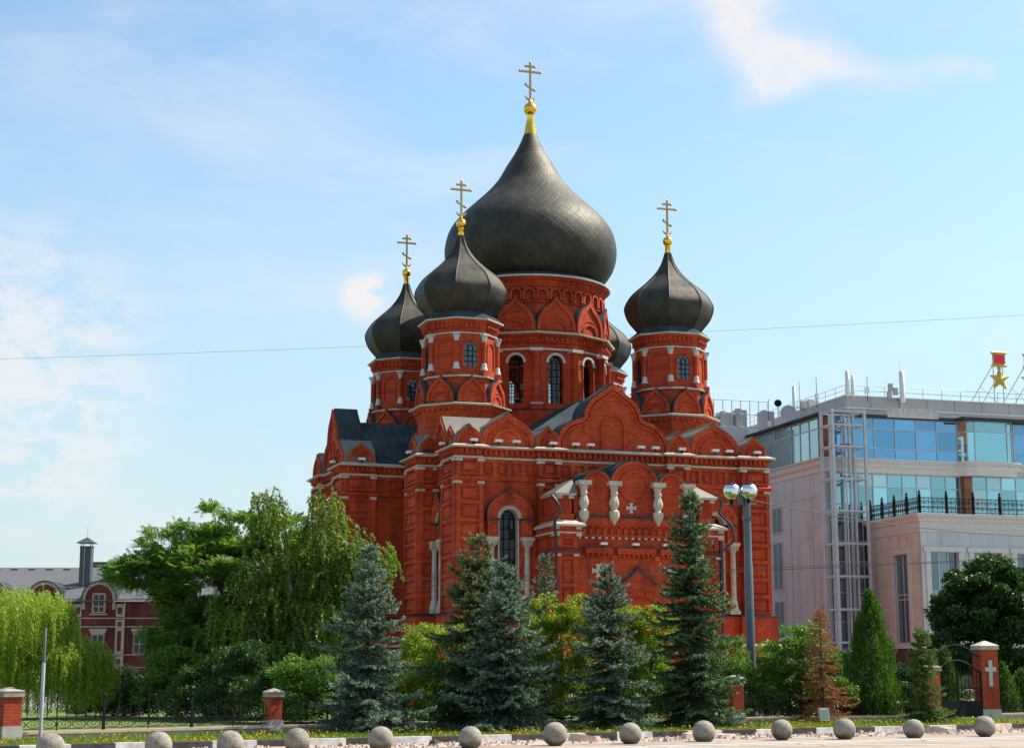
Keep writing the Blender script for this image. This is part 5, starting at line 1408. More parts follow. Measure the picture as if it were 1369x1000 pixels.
def pillar(x, y, rz, w, h, label, cap=0.09, cross=False, group='brick fence pillars'):
    t = empty('brick_pillar', (x, y, 0), rz); tag(t, label, 'pillar', group)
    mb = MB(); mb.cbox(0, 0, 0, w + 0.06, w + 0.06, 0.34); mb.build('footing', M['concrete'], t)
    mb = MB(); mb.cbox(0, 0, 0.34, w, w, h - 0.34); mb.build('shaft', M['brick_pillar'], t)
    mb = MB(); mb.cbox(0, 0, h, w + 0.08, w + 0.08, 0.06); mb.frustum(0, 0, h + 0.06, h + 0.13, w / 2 + 0.035, w / 2 + 0.035, w / 2 + 0.045, w / 2 + 0.045)
    mb.frustum(0, 0, h + 0.13, h + 0.13 + cap, w / 2 + 0.05, w / 2 + 0.05, 0.03, 0.03); mb.build('cap', M['stone'] if cross else M['capstone'], t)
    if cross:
        mb = MB((0, -w / 2, 0), (1, 0), (0, -1)); mb.box(-0.065, 0.065, 0, 0.05, h - 1.2, h - 0.35); mb.box(-0.19, -0.065, 0, 0.049, h - 0.72, h - 0.58); mb.box(0.065, 0.19, 0, 0.049, h - 0.72, h - 0.58)
        mb.build('cross', M['white'], t)
    return t
pillar(-11.6, 38.7, R(42), 0.44, 1.0, 'red brick fence pillar at the left edge beside the willow')
pillar(-6.2, 43.6, R(36), 0.34, 0.92, 'red brick fence pillar in shade in front of the birch')
pillar(6.73, 50.7, R(27), 0.40, 1.24, 'red brick fence pillar just left of the street lamp')
pillar(13.35, 53.6, R(28), 0.50, 1.58, 'red brick gate pillar half hidden behind the young spruce')
pillar(15.75, 55.6, R(12), 0.60, 2.28, 'tall red brick gate pillar with a white cross', 0.16, True)
gate = empty('iron_gate', (14.55, 54.7, 0), R(30)); tag(gate, 'black iron gate with a scrolled arch between two brick pillars', 'gate')
mb = MB(); W = 1.05
for u in (-W, -0.02, 0.02, W): mb.cbox(u, 0, 0.1, 0.05, 0.05, 1.5)
mb.box(-W, W, -0.03, 0.03, 0.1, 0.62); mb.box(-W, W, -0.02, 0.02, 1.0, 1.05)
for j in range(13): mb.tube([(-W + 2 * W * j / 12, 0, 0.6), (-W + 2 * W * j / 12, 0, 1.55 + 0.4 * sin(pi * j / 12))], 0.013, 4)
mb.tube([(-W + 2 * W * j / 16, 0, 1.5 + 0.42 * sin(pi * j / 16)) for j in range(17)], 0.03, 5)
for j in range(6): scroll(mb, (-0.85 + j * 0.34, 0), 0.15, 0.83, 1, 0, 1.4, 14, 0.013)
mb.build('leaf', M['iron'], gate)
mb = MB(); mb.tube([(-W, 0, 1.7), (-W, 0, 2.5)], 0.035, 5); mb.tube([(-W + 2 * W * j / 16, 0, 2.0 + 0.42 * sin(pi * j / 16)) for j in range(17)], 0.025, 5)
for j in range(5): scroll(mb, (-0.7 + j * 0.35, 0), 0.16, 2.12 + 0.12 * sin(pi * j / 4), 1, 0, 1.5, 16, 0.014, 1 if j < 2 else -1)
mb.build('arch', M['iron'], gate)

# stone ball bollards along the road edge
BP = [(-8.30, 30.28), (-6.63, 31.57), (-5.42, 32.40), (-4.24, 33.28), (-2.66, 34.20), (-0.87, 35.35), (0.93, 36.39), (2.63, 37.31), (4.38, 38.48), (6.31, 39.30), (7.86, 39.80), (9.71, 40.59), (11.59, 41.25), (13.5, 42.3)]
mb = MB(); rb = 0.256
mb.lathe([(rb * sin(pi * i / 22) + 0.0005, rb - rb * cos(pi * i / 22)) for i in range(2, 23)], 0, 0, -0.02, 32)
ball = mb.build('ball_bollard', M['granite'])
for i, (x, y) in enumerate(BP):
    o = ball if i == 0 else ball.copy()
    if i: COL.objects.link(o)
    o.location = (x, y, -0.015 * (i % 3)); o.rotation_euler = (0.05 * sin(i * 2.1), 0.05 * cos(i * 1.7), i * 1.3); o.scale = (1 + 0.03 * sin(i * 3.3),) * 3
    tag(o, 'round grey granite ball bollard in the row along the kerb', 'bollard', 'stone ball bollards along the road')

# broken paving pieces on the verge
random.seed(21)
def chunk(name, x, y, l, w, h, rz, tilt, m, label, group):
    mb = MB(); k = 7
    pl = [(l / 2 * cos(2 * pi * i / k) * random.uniform(0.75, 1.1), w / 2 * sin(2 * pi * i / k) * random.uniform(0.75, 1.1)) for i in range(k)]
    vs = [(a, b, -0.02) for a, b in pl] + [(a * 0.86, b * 0.86, h * random.uniform(0.7, 1.1)) for a, b in pl]
    mb.add(vs, [tuple(range(k - 1, -1, -1)), tuple(range(k, 2 * k))] + [(i, (i + 1) % k, (i + 1) % k + k, i + k) for i in range(k)])
    o = mb.build(name, m); o.location = (x, y, 0.01); o.rotation_euler = (0, tilt, rz)
    tag(o, label, 'debris', group); return o
for px_t, d, l, w, h, m, lab in ((-1.6, -0.9, 0.9, 0.3, 0.16, 'coping', 'long broken paving slab leaning on the verge between two bollards'),
                                 (-0.85, -1.0, 0.22, 0.2, 0.12, 'kerbb', 'small dark broken kerb lump beside the leaning slab'),
                                 (-5.6, -1.2, 0.26, 0.2, 0.12, 'kerbb', 'dark broken kerb lump left of the second spruce'),
                                 (-4.4, -1.0, 0.34, 0.22, 0.12, 'coping', 'pinkish rubble lump on the gravel, left half of the row'),
                                 (1.6, -0.9, 1.3, 0.45, 0.13, 'coping', 'flat heap of broken pink slab pieces near the middle of the verge'),
                                 (2.3, -1.1, 0.9, 0.3, 0.10, 'coping', 'thin pink slab piece right of the flat heap'),
                                 (7.9, -1.1, 0.5, 0.3, 0.10, 'coping', 'small pink slab piece right of the white floodlight'),
                                 (9.3, -0.9, 0.9, 0.4, 0.14, 'gravel', 'brownish rubble heap left of the last but one bollard'),
                                 (11.3, -0.8, 1.3, 0.45, 0.16, 'gravel', 'largest brownish rubble heap in front of the gate'),
                                 (13.2, -0.9, 0.8, 0.4, 0.14, 'gravel', 'brownish rubble heap at the right edge')):
    x, y = KP(px_t, d); chunk('rubble', x, y, l, w, h, KX + random.uniform(-0.4, 0.4), random.uniform(-0.12, 0.12), M[m], lab, 'broken paving pieces on the verge')
mb = MB()
rs = random.Random(4)
for i in range(2600):
    t_ = rs.uniform(-22, 30); d_ = rs.uniform(-1.9, 0.0); x, y = KP(t_, d_); s_ = rs.uniform(0.012, 0.045)
    if rs.random() < 0.06: s_ *= 1.8
    a_ = rs.uniform(0, 6.28); mb.frame((x, y, 0.008), (cos(a_), sin(a_)), (-sin(a_), cos(a_))); mb.frustum(0, 0, 0, s_ * 0.9, s_, s_ * 0.8, s_ * 0.5, s_ * 0.4)
tag(mb.build('loose_stones', M['gravel']), 'loose gravel stones scattered over the verge', 'gravel', kind='stuff')

# road paint
mb = MB()
def stripe(p, q, w=0.12):
    l = hypot(q[0] - p[0], q[1] - p[1]); t = ((q[0] - p[0]) / l, (q[1] - p[1]) / l)
    mb.frame((p[0], p[1], 0), t, (-t[1], t[0])); mb.add([(0, -w / 2, 0.008), (l, -w / 2, 0.008), (l, w / 2, 0.008), (0, w / 2, 0.008)], [(0, 1, 2, 3)])
stripe((-20, 23.6), (40, 56.2), 0.14)
stripe((-1.2, 33.4), (16, 42.2)); 
for x in (3.2, 6.3, 9.4, 12.5): stripe((x, 35.6 + (x - 3.2) * 0.53), (x + 3.0, 35.0 + (x - 3.2) * 0.53))
tag(mb.build('road_markings', M['paint']), kind='structure')

# street lamp with two mirrored globes
lamp = empty('street_lamp', (7.78, 54.4, 0)); tag(lamp, 'tall dark grey street lamp with two mirrored globes', 'street lamp')
mb = MB(); mb.lathe([(0.20, 0), (0.20, 0.25), (0.17, 0.3), (0.165, 2.2), (0.15, 2.3), (0.14, 5.0), (0.125, 5.05), (0.115, 7.35)], 0, 0, 0, 16); mb.cbox(0, -0.02, 6.5, 0.3, 0.3, 0.12); mb.build('pole', M['lampsteel'], lamp)
mb = MB(); mb.tube([(-0.72, 0, 7.0), (0.3, 0, 7.0)], 0.035, 6); mb.box(-0.28, -0.14, -0.1, 0.1, 7.0, 7.42); mb.build('bracket', M['lampsteel'], lamp)
for u in (-0.53, 0.04):
    mb = MB(); r = 0.275
    mb.lathe([(r * sin(pi * i / 20) + 0.0005, -r * cos(pi * i / 20)) for i in range(0, 15)] + [(r * sin(pi * 14.6 / 20), -r * cos(pi * 14.6 / 20))], u, -0.28, 7.42, 28, 0, 0)
    mb.lathe([(r * sin(pi * i / 20) * 1.02, -r * cos(pi * i / 20) * 1.02) for i in range(15, 21)], u, -0.28, 7.42, 28, 0, 1)
    mb.tube([(u, -0.26, 7.2), (u, -0.02, 7.0)], 0.05, 6, 1)
    mb.build('globe', [M['chrome'], M['iron']], lamp)
pole = empty('thin_pole', (-10.9, 38.9, 0)); tag(pole, 'thin pale metal pole standing in front of the willow', 'pole')
mb = MB(); mb.lathe([(0.045, 0), (0.042, 1.75), (0.036, 1.78)], 0, 0, 0, 10); mb.build('shaft', M['palesteel'], pole)
mb = MB(); mb.lathe([(0.034, 1.78), (0.032, 2.55), (0.015, 2.57)], 0, 0, 0, 10); mb.build('upper_shaft', M['lampsteel'], pole)
fl = empty('ground_floodlight', (9.25, 49.6, 0), R(10)); tag(fl, 'small white boxy floodlight on the lawn below the dead spruce', 'floodlight')
mb = MB(); mb.box(-0.13, 0.13, -0.1, 0.1, 0.14, 0.5, 0); mb.box(-0.10, 0.10, -0.108, -0.1, 0.18, 0.46, 1); mb.v = [(x - z * 0.12, y, z) for x, y, z in mb.v]; mb.build('housing', [M['whitebox'], M['white']], fl)
mb = MB(); mb.box(-0.03, 0.0, -0.02, 0.02, 0, 0.16); mb.build('stake', M['iron'], fl)
# overhead cables
def cable(pts, r, label):
    mb = MB(); mb.tube(pts, r, 5); o = mb.build('cable', M['wire']); tag(o, label, 'cable', 'overhead cables'); return o
def sagged(a, b, s, k=24): return [(a[0] + (b[0] - a[0]) * i / k, a[1] + (b[1] - a[1]) * i / k, a[2] + (b[2] - a[2]) * i / k - s * 4 * (i / k) * (1 - i / k)) for i in range(k + 1)]
cable(sagged((-34, 85, 5.55), (34, 85, 7.6), 0.22), 0.014, 'upper of the two thin cables strung across in front of the cathedral')
cable(sagged((-34, 85.6, 4.45), (34, 85.6, 7.55), -0.12), 0.017, 'lower of the two thin cables strung across in front of the cathedral')
cable(sagged((-80, 190, 37.0), (80, 190, 44.0), 0.7), 0.015, 'thin cable high in the sky behind the domes')
cable(sagged((7.9, 54.4, 7.15), (26, 63, 6.7), 0.55), 0.013, 'sagging cable from the street lamp to the right edge')

# ------------------------------------------------------------------ vegetation
def nrm(v): return v / np.maximum(np.linalg.norm(v, axis=-1, keepdims=True), 1e-9)
class Leaves:
    def __init__(s): s.parts = []
    def add(s, c, A, B, a, b):
        """diamond leaves: centre c, unit long axis A, unit width axis B, half sizes a, b"""
        c = np.asarray(c, float); a = np.broadcast_to(np.asarray(a, float).reshape(-1, 1), (len(c), 1)); b = np.broadcast_to(np.asarray(b, float).reshape(-1, 1), (len(c), 1))
        s.parts.append(np.stack([c - A * a, c + B * b - A * a * 0.1, c + A * a, c - B * b - A * a * 0.1], axis=1))
    def build(s, name, mat, parent=None):
        v = np.concatenate(s.parts).reshape(-1, 3).astype(np.float32); n = len(v) // 4
        me = bpy.data.meshes.new(name)
        me.vertices.add(len(v)); me.vertices.foreach_set('co', v.ravel())
        me.loops.add(len(v)); me.loops.foreach_set('vertex_index', np.arange(len(v), dtype=np.int32))
        me.polygons.add(n); me.polygons.foreach_set('loop_start', np.arange(0, len(v), 4, dtype=np.int32))
        try: me.polygons.foreach_set('loop_total', np.full(n, 4, dtype=np.int32))
        except Exception: pass
        me.materials.append(mat); me.update(calc_edges=True); me.validate()
        o = bpy.data.objects.new(name, me); COL.objects.link(o)
        if parent: o.parent = parent
        return o
def perp(rng, d):
    r = rng.normal(size=d.shape); r -= (r * d).sum(-1, keepdims=True) * d
    return nrm(r)
def leaf_cloud(lv, rng, centers, a, b, up=0.4, jit=0.35, out=None, droop=0.0):
    n = len(centers)
    A = rng.normal(size=(n, 3))
    if out is not None: A = A * 0.6 + out
    A[:, 2] -= droop
    A = nrm(A)
    B = rng.normal(size=(n, 3)); 
    nr = nrm(rng.normal(size=(n, 3)) + np.array([0, 0, up * 3]))
    B = nrm(np.cross(nr, A))
    s = rng.uniform(1 - jit, 1 + jit, n)
    lv.add(centers, A, B, a * s, b * s)

def spruce(name, x, y, h, rb, seed, mat, label, group, z_skirt=0.12, bushy=1.0, tipm=None, lead=0.35, taper=0.85, tuft=(0.036, 0.0125), top_thin=0.0, brown=0.0, droop=0.12):
    rng = np.random.default_rng(seed)
    t = empty(name, (x, y, 0)); tag(t, label, 'spruce', group)
    mb = MB(); mb.lathe([(0.015 * h + 0.02, 0), (0.011 * h + 0.015, 0.3 * h), (0.006 * h + 0.008, 0.75 * h), (0.006, h)], 0, 0, 0, 8); mb.build('trunk', M['bark'], t)
    br = MB(); lv = Leaves(); dead = Leaves()
    P, D, Ln, OUT = [], [], [], []
    z = z_skirt
    while z < h - 0.06:
        f = z / h
        nb = int(rng.integers(7, 10)) if f < 0.85 else int(rng.integers(4, 6))
        if rng.random() < top_thin * f: nb -= 2
        a0 = rng.uniform(0, 6.28)
        for k in range(nb):
            az = a0 + 2 * pi * k / nb + rng.normal(0, 0.16)
            L_ = (rb * (1 - f) ** taper * rng.uniform(0.66, 1.12) * (0.90 + 0.20 * sin(2 * az + 2.6 * z + seed) + 0.10 * sin(5 * az - 4 * z)) + 0.08) * (1.0 if rng.random() > 0.07 else 1.16)
            if L_ < 0.05: continue
            zz = max(0.05, z + rng.normal(0, 0.07))
            el0 = -0.04 - 0.30 * (1 - f) + 0.85 * max(0, f - 0.45) + rng.normal(0, 0.13)   # lower limbs sink, upper ones rise
            el1 = el0 + 0.62 + rng.normal(0, 0.08)
            ns = max(5, int(L_ / 0.075))
            s = np.linspace(0, 1, ns)
            el = el0 + (el1 - el0) * s ** 2 - droop * np.sin(pi * s)
            step = L_ / (ns - 1)
            dr = np.stack([np.cos(az) * np.cos(el), np.sin(az) * np.cos(el), np.sin(el)], 1)
            pts = np.concatenate([[[0, 0, zz]], np.array([0, 0, zz]) + np.cumsum(dr[:-1] * step, 0)])
            if L_ > 0.35:
                br.tube([tuple(p) for p in pts[::2]], [0.004 + 0.010 * L_ * (1 - i / max(1, len(pts[::2]) - 1)) for i in range(len(pts[::2]))], 4)
            side = np.array([-sin(az), cos(az), 0])
            for i in range(1, ns):
                for sg in (-1, 1):
                    for rep in range(2 if bushy > 0.9 else 1):
                        tl = (0.11 + 0.34 * L_ * (1 - s[i]) ** 0.7) * rng.uniform(0.5, 1.2)
                        tl = min(tl, 0.55)
                        d = dr[i] * rng.uniform(0.5, 1.0) + side * sg * rng.uniform(0.45, 1.0) + np.array([0, 0, rng.uniform(-0.30, 0.06)])
                        P.append(pts[i] - dr[i] * step * rng.random()); D.append(d); Ln.append(tl); OUT.append(s[i])
            P.append(pts[-1] - dr[-1] * step); D.append(dr[-1]); Ln.append(0.10 + 0.08 * rng.random()); OUT.append(1.0)
        z += (0.125 + 0.20 * (1 - f)) * (0.8 + 0.45 * rng.random()) * (h / 5.0) ** 0.35
    # leader
    for q in np.arange(h - 0.5, h, 0.05):
        P.append(np.array([0, 0, q])); D.append(np.array([rng.normal(0, 0.15), rng.normal(0, 0.15), 1.0])); Ln.append(lead * 0.3); OUT.append(1.0)
    P = np.array(P); D = nrm(np.array(D)); Ln = np.array(Ln)
    cnt = np.maximum(3, (Ln / 0.0135).astype(int))
    idx = np.repeat(np.arange(len(P)), cnt)
    tt = rng.random(len(idx))
    pos = P[idx] + D[idx] * (Ln[idx] * tt)[:, None] - np.array([0, 0, 1]) * (0.05 * (Ln[idx] * tt) ** 2)[:, None]
    sd = perp(rng, D[idx]); sd[:, 2] += 0.25; 
    A = nrm(D[idx] * 0.85 + nrm(sd) * 0.62)
    B = nrm(np.cross(A, perp(rng, A)))
    a = tuft[0] * rng.uniform(0.7, 1.2, len(idx)); b = tuft[1] * rng.uniform(0.8, 1.25, len(idx))
    c = pos + A * a[:, None]
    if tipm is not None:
        OUT = np.array(OUT); yt = (tt > 0.50) & (rng.random(len(idx)) < np.clip(0.25 + 0.75 * OUT[idx], 0, 1))  # outer needles take the lighter colour, standing in for sunlit tips
        tp = Leaves(); tp.add(c[yt], A[yt], B[yt], a[yt], b[yt]); tp.build('sunlit_new_growth', tipm, t)
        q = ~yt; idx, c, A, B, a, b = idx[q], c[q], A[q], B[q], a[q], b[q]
    if brown > 0:
        mk = (rng.random(len(P)) < brown * np.clip(P[:, 2] / h - 0.35, 0, 1))[idx]
        dead.add(c[mk], A[mk], B[mk], a[mk], b[mk]); lv.add(c[~mk], A[~mk], B[~mk], a[~mk], b[~mk])
        if mk.any(): dead.build('browned_needles', M['nd_dead'], t)
    else:
        lv.add(c, A, B, a, b)
    br.build('branches', M['bark'], t)
    lv.build('foliage', mat, t)
    return t
G1 = 'spruces planted along the fence'
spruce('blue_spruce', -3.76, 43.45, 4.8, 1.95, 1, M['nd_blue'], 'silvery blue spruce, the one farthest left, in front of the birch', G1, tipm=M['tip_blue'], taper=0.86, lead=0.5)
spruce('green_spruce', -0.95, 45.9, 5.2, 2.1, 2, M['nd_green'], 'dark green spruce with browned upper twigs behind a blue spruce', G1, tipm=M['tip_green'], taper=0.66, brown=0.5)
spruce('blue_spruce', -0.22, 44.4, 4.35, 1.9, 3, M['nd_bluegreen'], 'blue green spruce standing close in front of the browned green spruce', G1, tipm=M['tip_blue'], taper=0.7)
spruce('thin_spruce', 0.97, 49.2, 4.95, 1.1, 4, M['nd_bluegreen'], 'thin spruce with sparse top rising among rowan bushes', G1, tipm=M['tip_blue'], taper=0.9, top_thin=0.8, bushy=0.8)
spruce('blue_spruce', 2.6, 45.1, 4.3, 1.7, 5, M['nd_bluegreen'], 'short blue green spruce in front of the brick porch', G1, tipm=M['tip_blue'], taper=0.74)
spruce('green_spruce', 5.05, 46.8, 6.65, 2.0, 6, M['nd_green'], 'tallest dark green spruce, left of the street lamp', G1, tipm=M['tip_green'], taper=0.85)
spruce('dead_spruce', 9.5, 51.3, 3.4, 1.1, 7, M['nd_dead'], 'dried up rusty brown spruce in front of a green shrub', G1, bushy=0.7, taper=0.85, tuft=(0.032, 0.008))
spruce('young_spruce', 12.45, 50.7, 2.85, 0.95, 8, M['nd_yellow'], 'small yellow green young spruce in front of the half hidden gate pillar', G1, taper=0.9)
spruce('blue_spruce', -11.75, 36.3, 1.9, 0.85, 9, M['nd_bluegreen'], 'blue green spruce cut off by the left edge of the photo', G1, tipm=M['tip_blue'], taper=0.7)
# dry leader twig above the first spruce
def frame_of(axis):
    axis = np.asarray(axis, float); axis /= np.linalg.norm(axis); return axis

def tree_base(name, x, y, label, cat, group=None):
    t = empty(name, (x, y, 0)); tag(t, label, cat, group); return t
def limb(mb, p0, p1, r0, r1, rng, bend=0.15, k=6):
    p0 = np.array(p0, float); p1 = np.array(p1, float); L_ = np.linalg.norm(p1 - p0)
    off = rng.normal(size=3) * bend * L_; off[2] = abs(off[2]) * 0.4
    pts = [tuple(p0 + (p1 - p0) * s + off * s * (1 - s)) for s in np.linspace(0, 1, k)]
    mb.tube(pts, [r0 + (r1 - r0) * i / (k - 1) for i in range(k)], 6)
    return pts
def sample_lobes(rng, lobes, n, lo=0.55):
    vol = np.array([l[3] * l[4] * l[5] for l in lobes]) ** 0.75; pr = vol / vol.sum()
    out = []
    for i in rng.choice(len(lobes), n, p=pr):
        c = np.array(lobes[i][:3]); r = np.array(lobes[i][3:6]); d = rng.normal(size=3); d /= np.linalg.norm(d)
        out.append(c + r * d * (lo + (1 - lo) * rng.random() ** 0.6))
    return np.array(out)
def broadleaf(name, x, y, label, cat, lobes, mat, seed, clumps=60, per=260, rc=0.5, leaf=(0.06, 0.032), trunk_r=0.12, group=None, flat=0.6, frond=False, bark='bark', tip=None, berries=0, low=0.0, limbs=26):
    rng = np.random.default_rng(seed)
    t = tree_base(name, x, y, label, cat, group)
    cs = sample_lobes(rng, lobes, clumps)
    cs = cs[cs[:, 2] > 0.15]
    mid = np.average(np.array([l[:3] for l in lobes]), axis=0, weights=[l[3] * l[4] * l[5] for l in lobes])
    mb = MB()
    base = np.array([0, 0, 0.0]); fork = np.array([mid[0] * 0.3, mid[1] * 0.3, max(0.3, mid[2] * 0.42)])
    limb(mb, base, fork, trunk_r, trunk_r * 0.75, rng, 0.05)
    tops = []
    for l in lobes[:6]:
        c = np.array(l[:3]); limb(mb, fork, c, trunk_r * 0.6, trunk_r * 0.22, rng, 0.12, 8); tops.append(c)
    for c in cs[:limbs]:
        tp = min(tops, key=lambda q: np.linalg.norm(q - c)); st = fork + (tp - fork) * rng.uniform(0.4, 1.0)
        limb(mb, st, c, trunk_r * 0.2, 0.008, rng, 0.15)
    mb.build('trunk', M[bark], t)
    lv = Leaves()
    out = nrm(cs - mid + np.array([0, 0, 0.1]))
    if frond:
        # feathery sprays: a stalk with paired leaflets
        for c, o in zip(cs, out):
            nf = per
            d = rng.normal(size=(nf, 3)); d = nrm(d) * rng.random((nf, 1)) ** 0.5
            st = c + d * np.array([rc, rc, rc * flat])
            dr = nrm(o * 0.8 + rng.normal(size=(nf, 3)) * 0.55 + np.array([0, 0, 0.12]))
            fl = rng.uniform(0.22, 0.42, nf)
            side = nrm(np.cross(dr, np.array([0, 0, 1.0]) + rng.normal(size=(nf, 3)) * 0.25))
            for j in range(7):
                s = (j + 0.8) / 7
                p = st + dr * (fl * s)[:, None] - np.array([0, 0, 1]) * (0.30 * fl * s * s)[:, None]
                for sg in (-1, 1):
                    A = nrm(side * sg + dr * 0.35 + rng.normal(size=(nf, 3)) * 0.12); B = nrm(np.cross(A, np.cross(dr, side)) + rng.normal(size=(nf, 3)) * 0.1)
                    a = leaf[0] * (1 - 0.35 * s) * np.ones(nf)
                    lv.add(p + A * a[:, None], A, B, a, leaf[1])
    else:
        idx = np.repeat(np.arange(len(cs)), per)
        d = nrm(rng.normal(size=(len(idx), 3))) * (rng.random((len(idx), 1)) ** 0.42)
        sc_ = rng.uniform(0.7, 1.25, len(cs))[idx][:, None]
        p = cs[idx] + d * np.array([rc, rc, rc * flat]) * sc_
        if low: p = p[p[:, 2] > low]; idx = idx[:len(p)]
        leaf_cloud(lv, rng, p, leaf[0], leaf[1], 0.5, 0.35, out=out[idx[:len(p)]] * 0.5, droop=0.25)
    lv.build('crown', mat, t)
    if tip is not None:
        lt = Leaves(); q = rng.choice(len(cs), tip[1])
        pp = cs[q] + nrm(rng.normal(size=(tip[1], 3))) * rc; leaf_cloud(lt, rng, pp, leaf[0], leaf[1]); lt.build('yellowing_leaves', M[tip[0]], t)
    if berries:
        mb = MB(); 
        for i in range(berries * 2):
            c = cs[rng.integers(len(cs))]; d = rng.normal(size=3); d /= np.linalg.norm(d); d[1] = -abs(d[1])
            p = c + d * rc * np.array([1, 1, flat])
            for j in range(7):
                e = p + rng.normal(size=3) * 0.032
                r = 0.030; mb.lathe([(0.001, -r), (r * 0.8, -r * 0.6), (r, 0), (r * 0.8, r * 0.6), (0.001, r)], e[0], e[1], e[2], 5, cap=False)
        tag(mb.build('berries', M['berry'], t), kind='stuff')
    return t

# the big feathery acacia on the left (offsets from the trunk foot)
broadleaf('acacia_tree', -10.5, 58.5, 'large feathery leaved tree with layered green sprays between willow and birch', 'tree',
          [(0.2, 0, 4.6, 2.3, 1.8, 1.5), (-2.1, -0.2, 4.8, 1.5, 1.3, 0.8), (-1.2, 0, 5.9, 1.3, 1.2, 0.7), (1.0, 0.2, 6.2, 1.5, 1.2, 0.8), (2.6, 0, 5.2, 1.5, 1.3, 1.1), (0.2, -0.3, 3.0, 2.6, 1.7, 1.0), (-0.3, -0.4, 2.0, 1.6, 1.3, 1.1), (1.8, 0, 2.0, 1.9, 1.4, 1.3), (-0.2, 0, 6.7, 0.9, 0.8, 0.55), (3.3, 0.3, 5.2, 1.5, 1.2, 1.2), (2.4, 0.2, 6.4, 1.0, 0.9, 0.6), (3.0, 0.2, 3.0, 1.8, 1.3, 1.5), (-2.9, -0.2, 4.9, 1.0, 1.0, 0.6), (-0.8, 0, 5.0, 1.8, 1.3, 1.0), (2.6, -0.6, 1.4, 1.9, 1.2, 1.0), (0.6, -1.0, 2.2, 1.9, 0.9, 1.0), (0.6, -0.7, 1.1, 2.0, 1.1, 0.8)],
          M['lf_acacia'], 31, clumps=540, per=80, rc=0.48, leaf=(0.052, 0.021), trunk_r=0.17, flat=0.42, frond=True, limbs=60)
# willow: long hanging strands
def hanging(name, x, y, label, cat, mat, seed, starts, lens, leaf, spacing, trunk_pts, bark, trunk_r, out0=0.5, zmin=0.25, spread=0.03, twig=0.004, leafdown=1.2, bunch=1):
    rng = np.random.default_rng(seed); t = tree_base(name, x, y, label, cat)
    mb = MB()
    for pts, r0, r1 in trunk_pts:
        k = len(pts); mb.tube(pts, [r0 + (r1 - r0) * i / (k - 1) for i in range(k)], 7)
    mb.build('trunk', M[bark], t)
    lv = Leaves(); tw = MB()
    C, T = [], []
    for st, od in starts:
        L_ = rng.uniform(*lens); n = max(6, int(L_ / spacing)); p = np.array(st, float); v = np.array(od, float) * out0 + np.array([0, 0, 0.25])
        poly = [p.copy()]
        sway = rng.normal(size=3) * spread
        for i in range(n):
            v = v * 0.86 + np.array([0, 0, -0.16]) + rng.normal(size=3) * spread + sway * 0.2; v2 = v / np.linalg.norm(v)
            p = p + v2 * spacing
            if p[2] < zmin: break
            poly.append(p.copy())
            for b_ in range(bunch): C.append(p + rng.normal(size=3) * 0.02); T.append(v2)
        if len(poly) > 4: tw.tube([tuple(q) for q in poly[::4]], twig, 3)
    C = np.array(C); T = np.array(T)
    A = nrm(T * 0.6 + nrm(rng.normal(size=C.shape)) * 0.8 + np.array([0, 0, -0.35 * leafdown])); B = nrm(np.cross(A, rng.normal(size=C.shape)))
    s = rng.uniform(0.7, 1.3, len(C)); lv.add(C + A * (leaf[0] * s)[:, None], A, B, leaf[0] * s, leaf[1] * s)
    lv.build('crown', mat, t); tw.build('hanging_twigs', M['bark'], t)
    return t
rng = np.random.default_rng(77)
st = []
for lobe, n in (((0.0, 0, 3.3, 2.0, 1.7, 1.25), 640), ((2.1, -0.2, 1.95, 1.25, 1.2, 0.85), 420), ((-1.8, 0, 3.0, 1.5, 1.3, 1.2), 280), ((1.4, -0.5, 1.5, 1.4, 1.0, 0.5), 200), ((-0.6, -0.3, 2.2, 1.9, 1.3, 0.6), 330)):
    for i in range(n):
        d = rng.normal(size=3); d[2] = abs(d[2]) * 0.9 + 0.05; d /= np.linalg.norm(d); q = 0.7 + 0.3 * rng.random()
        st.append((np.array(lobe[:3]) + d * np.array(lobe[3:]) * q, np.array([d[0], d[1], 0.2])))
hanging('willow_tree', -17.0, 57.0, 'yellow green weeping willow with long hanging strands at the left edge', 'tree', M['lf_willow'], 5, st, (0.6, 2.0), (0.062, 0.012), 0.048,
        [([(0, 0, 0), (0.1, 0, 0.9), (0.0, 0, 2.0), (0.1, 0, 3.6)], 0.2, 0.05), ([(0.05, 0, 1.4), (0.8, 0, 2.3), (1.7, -0.1, 2.9)], 0.1, 0.03), ([(0.05, 0, 1.4), (-0.8, 0, 2.4), (-1.6, 0, 3.2)], 0.1, 0.03), ([(0, 0, 1.2), (0.2, -0.6, 2.2), (0.6, -0.8, 2.4)], 0.08, 0.03)], 'bark', 0.2, bunch=2)
# birch: white leaning stems, loose drooping twigs
rng = np.random.default_rng(41)
stems = [([(0, 0, 0), (-0.15, 0, 1.5), (-0.05, 0, 3.2), (-0.3, 0.1, 5.0), (-0.75, 0.1, 6.5), (-1.35, 0.1, 7.55)], 0.10, 0.012), ([(0, 0, 0.2), (0.5, 0, 2.0), (0.8, 0.1, 4.2), (0.95, 0, 6.0), (0.95, 0, 7.4)], 0.09, 0.012),
         ([(0, 0, 0.3), (-0.9, -0.3, 1.6), (-1.4, -0.5, 2.4), (-2.2, -0.6, 3.2)], 0.05, 0.012), ([(0.3, 0, 1.2), (1.4, 0.2, 3.0), (2.2, 0.2, 4.6), (2.7, 0.2, 5.4)], 0.06, 0.012), ([(-0.2, 0, 2.6), (-0.9, -0.2, 4.0), (-1.3, -0.2, 5.2)], 0.05, 0.01), ([(0.8, 0, 3.6), (1.5, -0.3, 5.0), (1.9, -0.3, 5.9)], 0.04, 0.01)]
st = []; extra = []
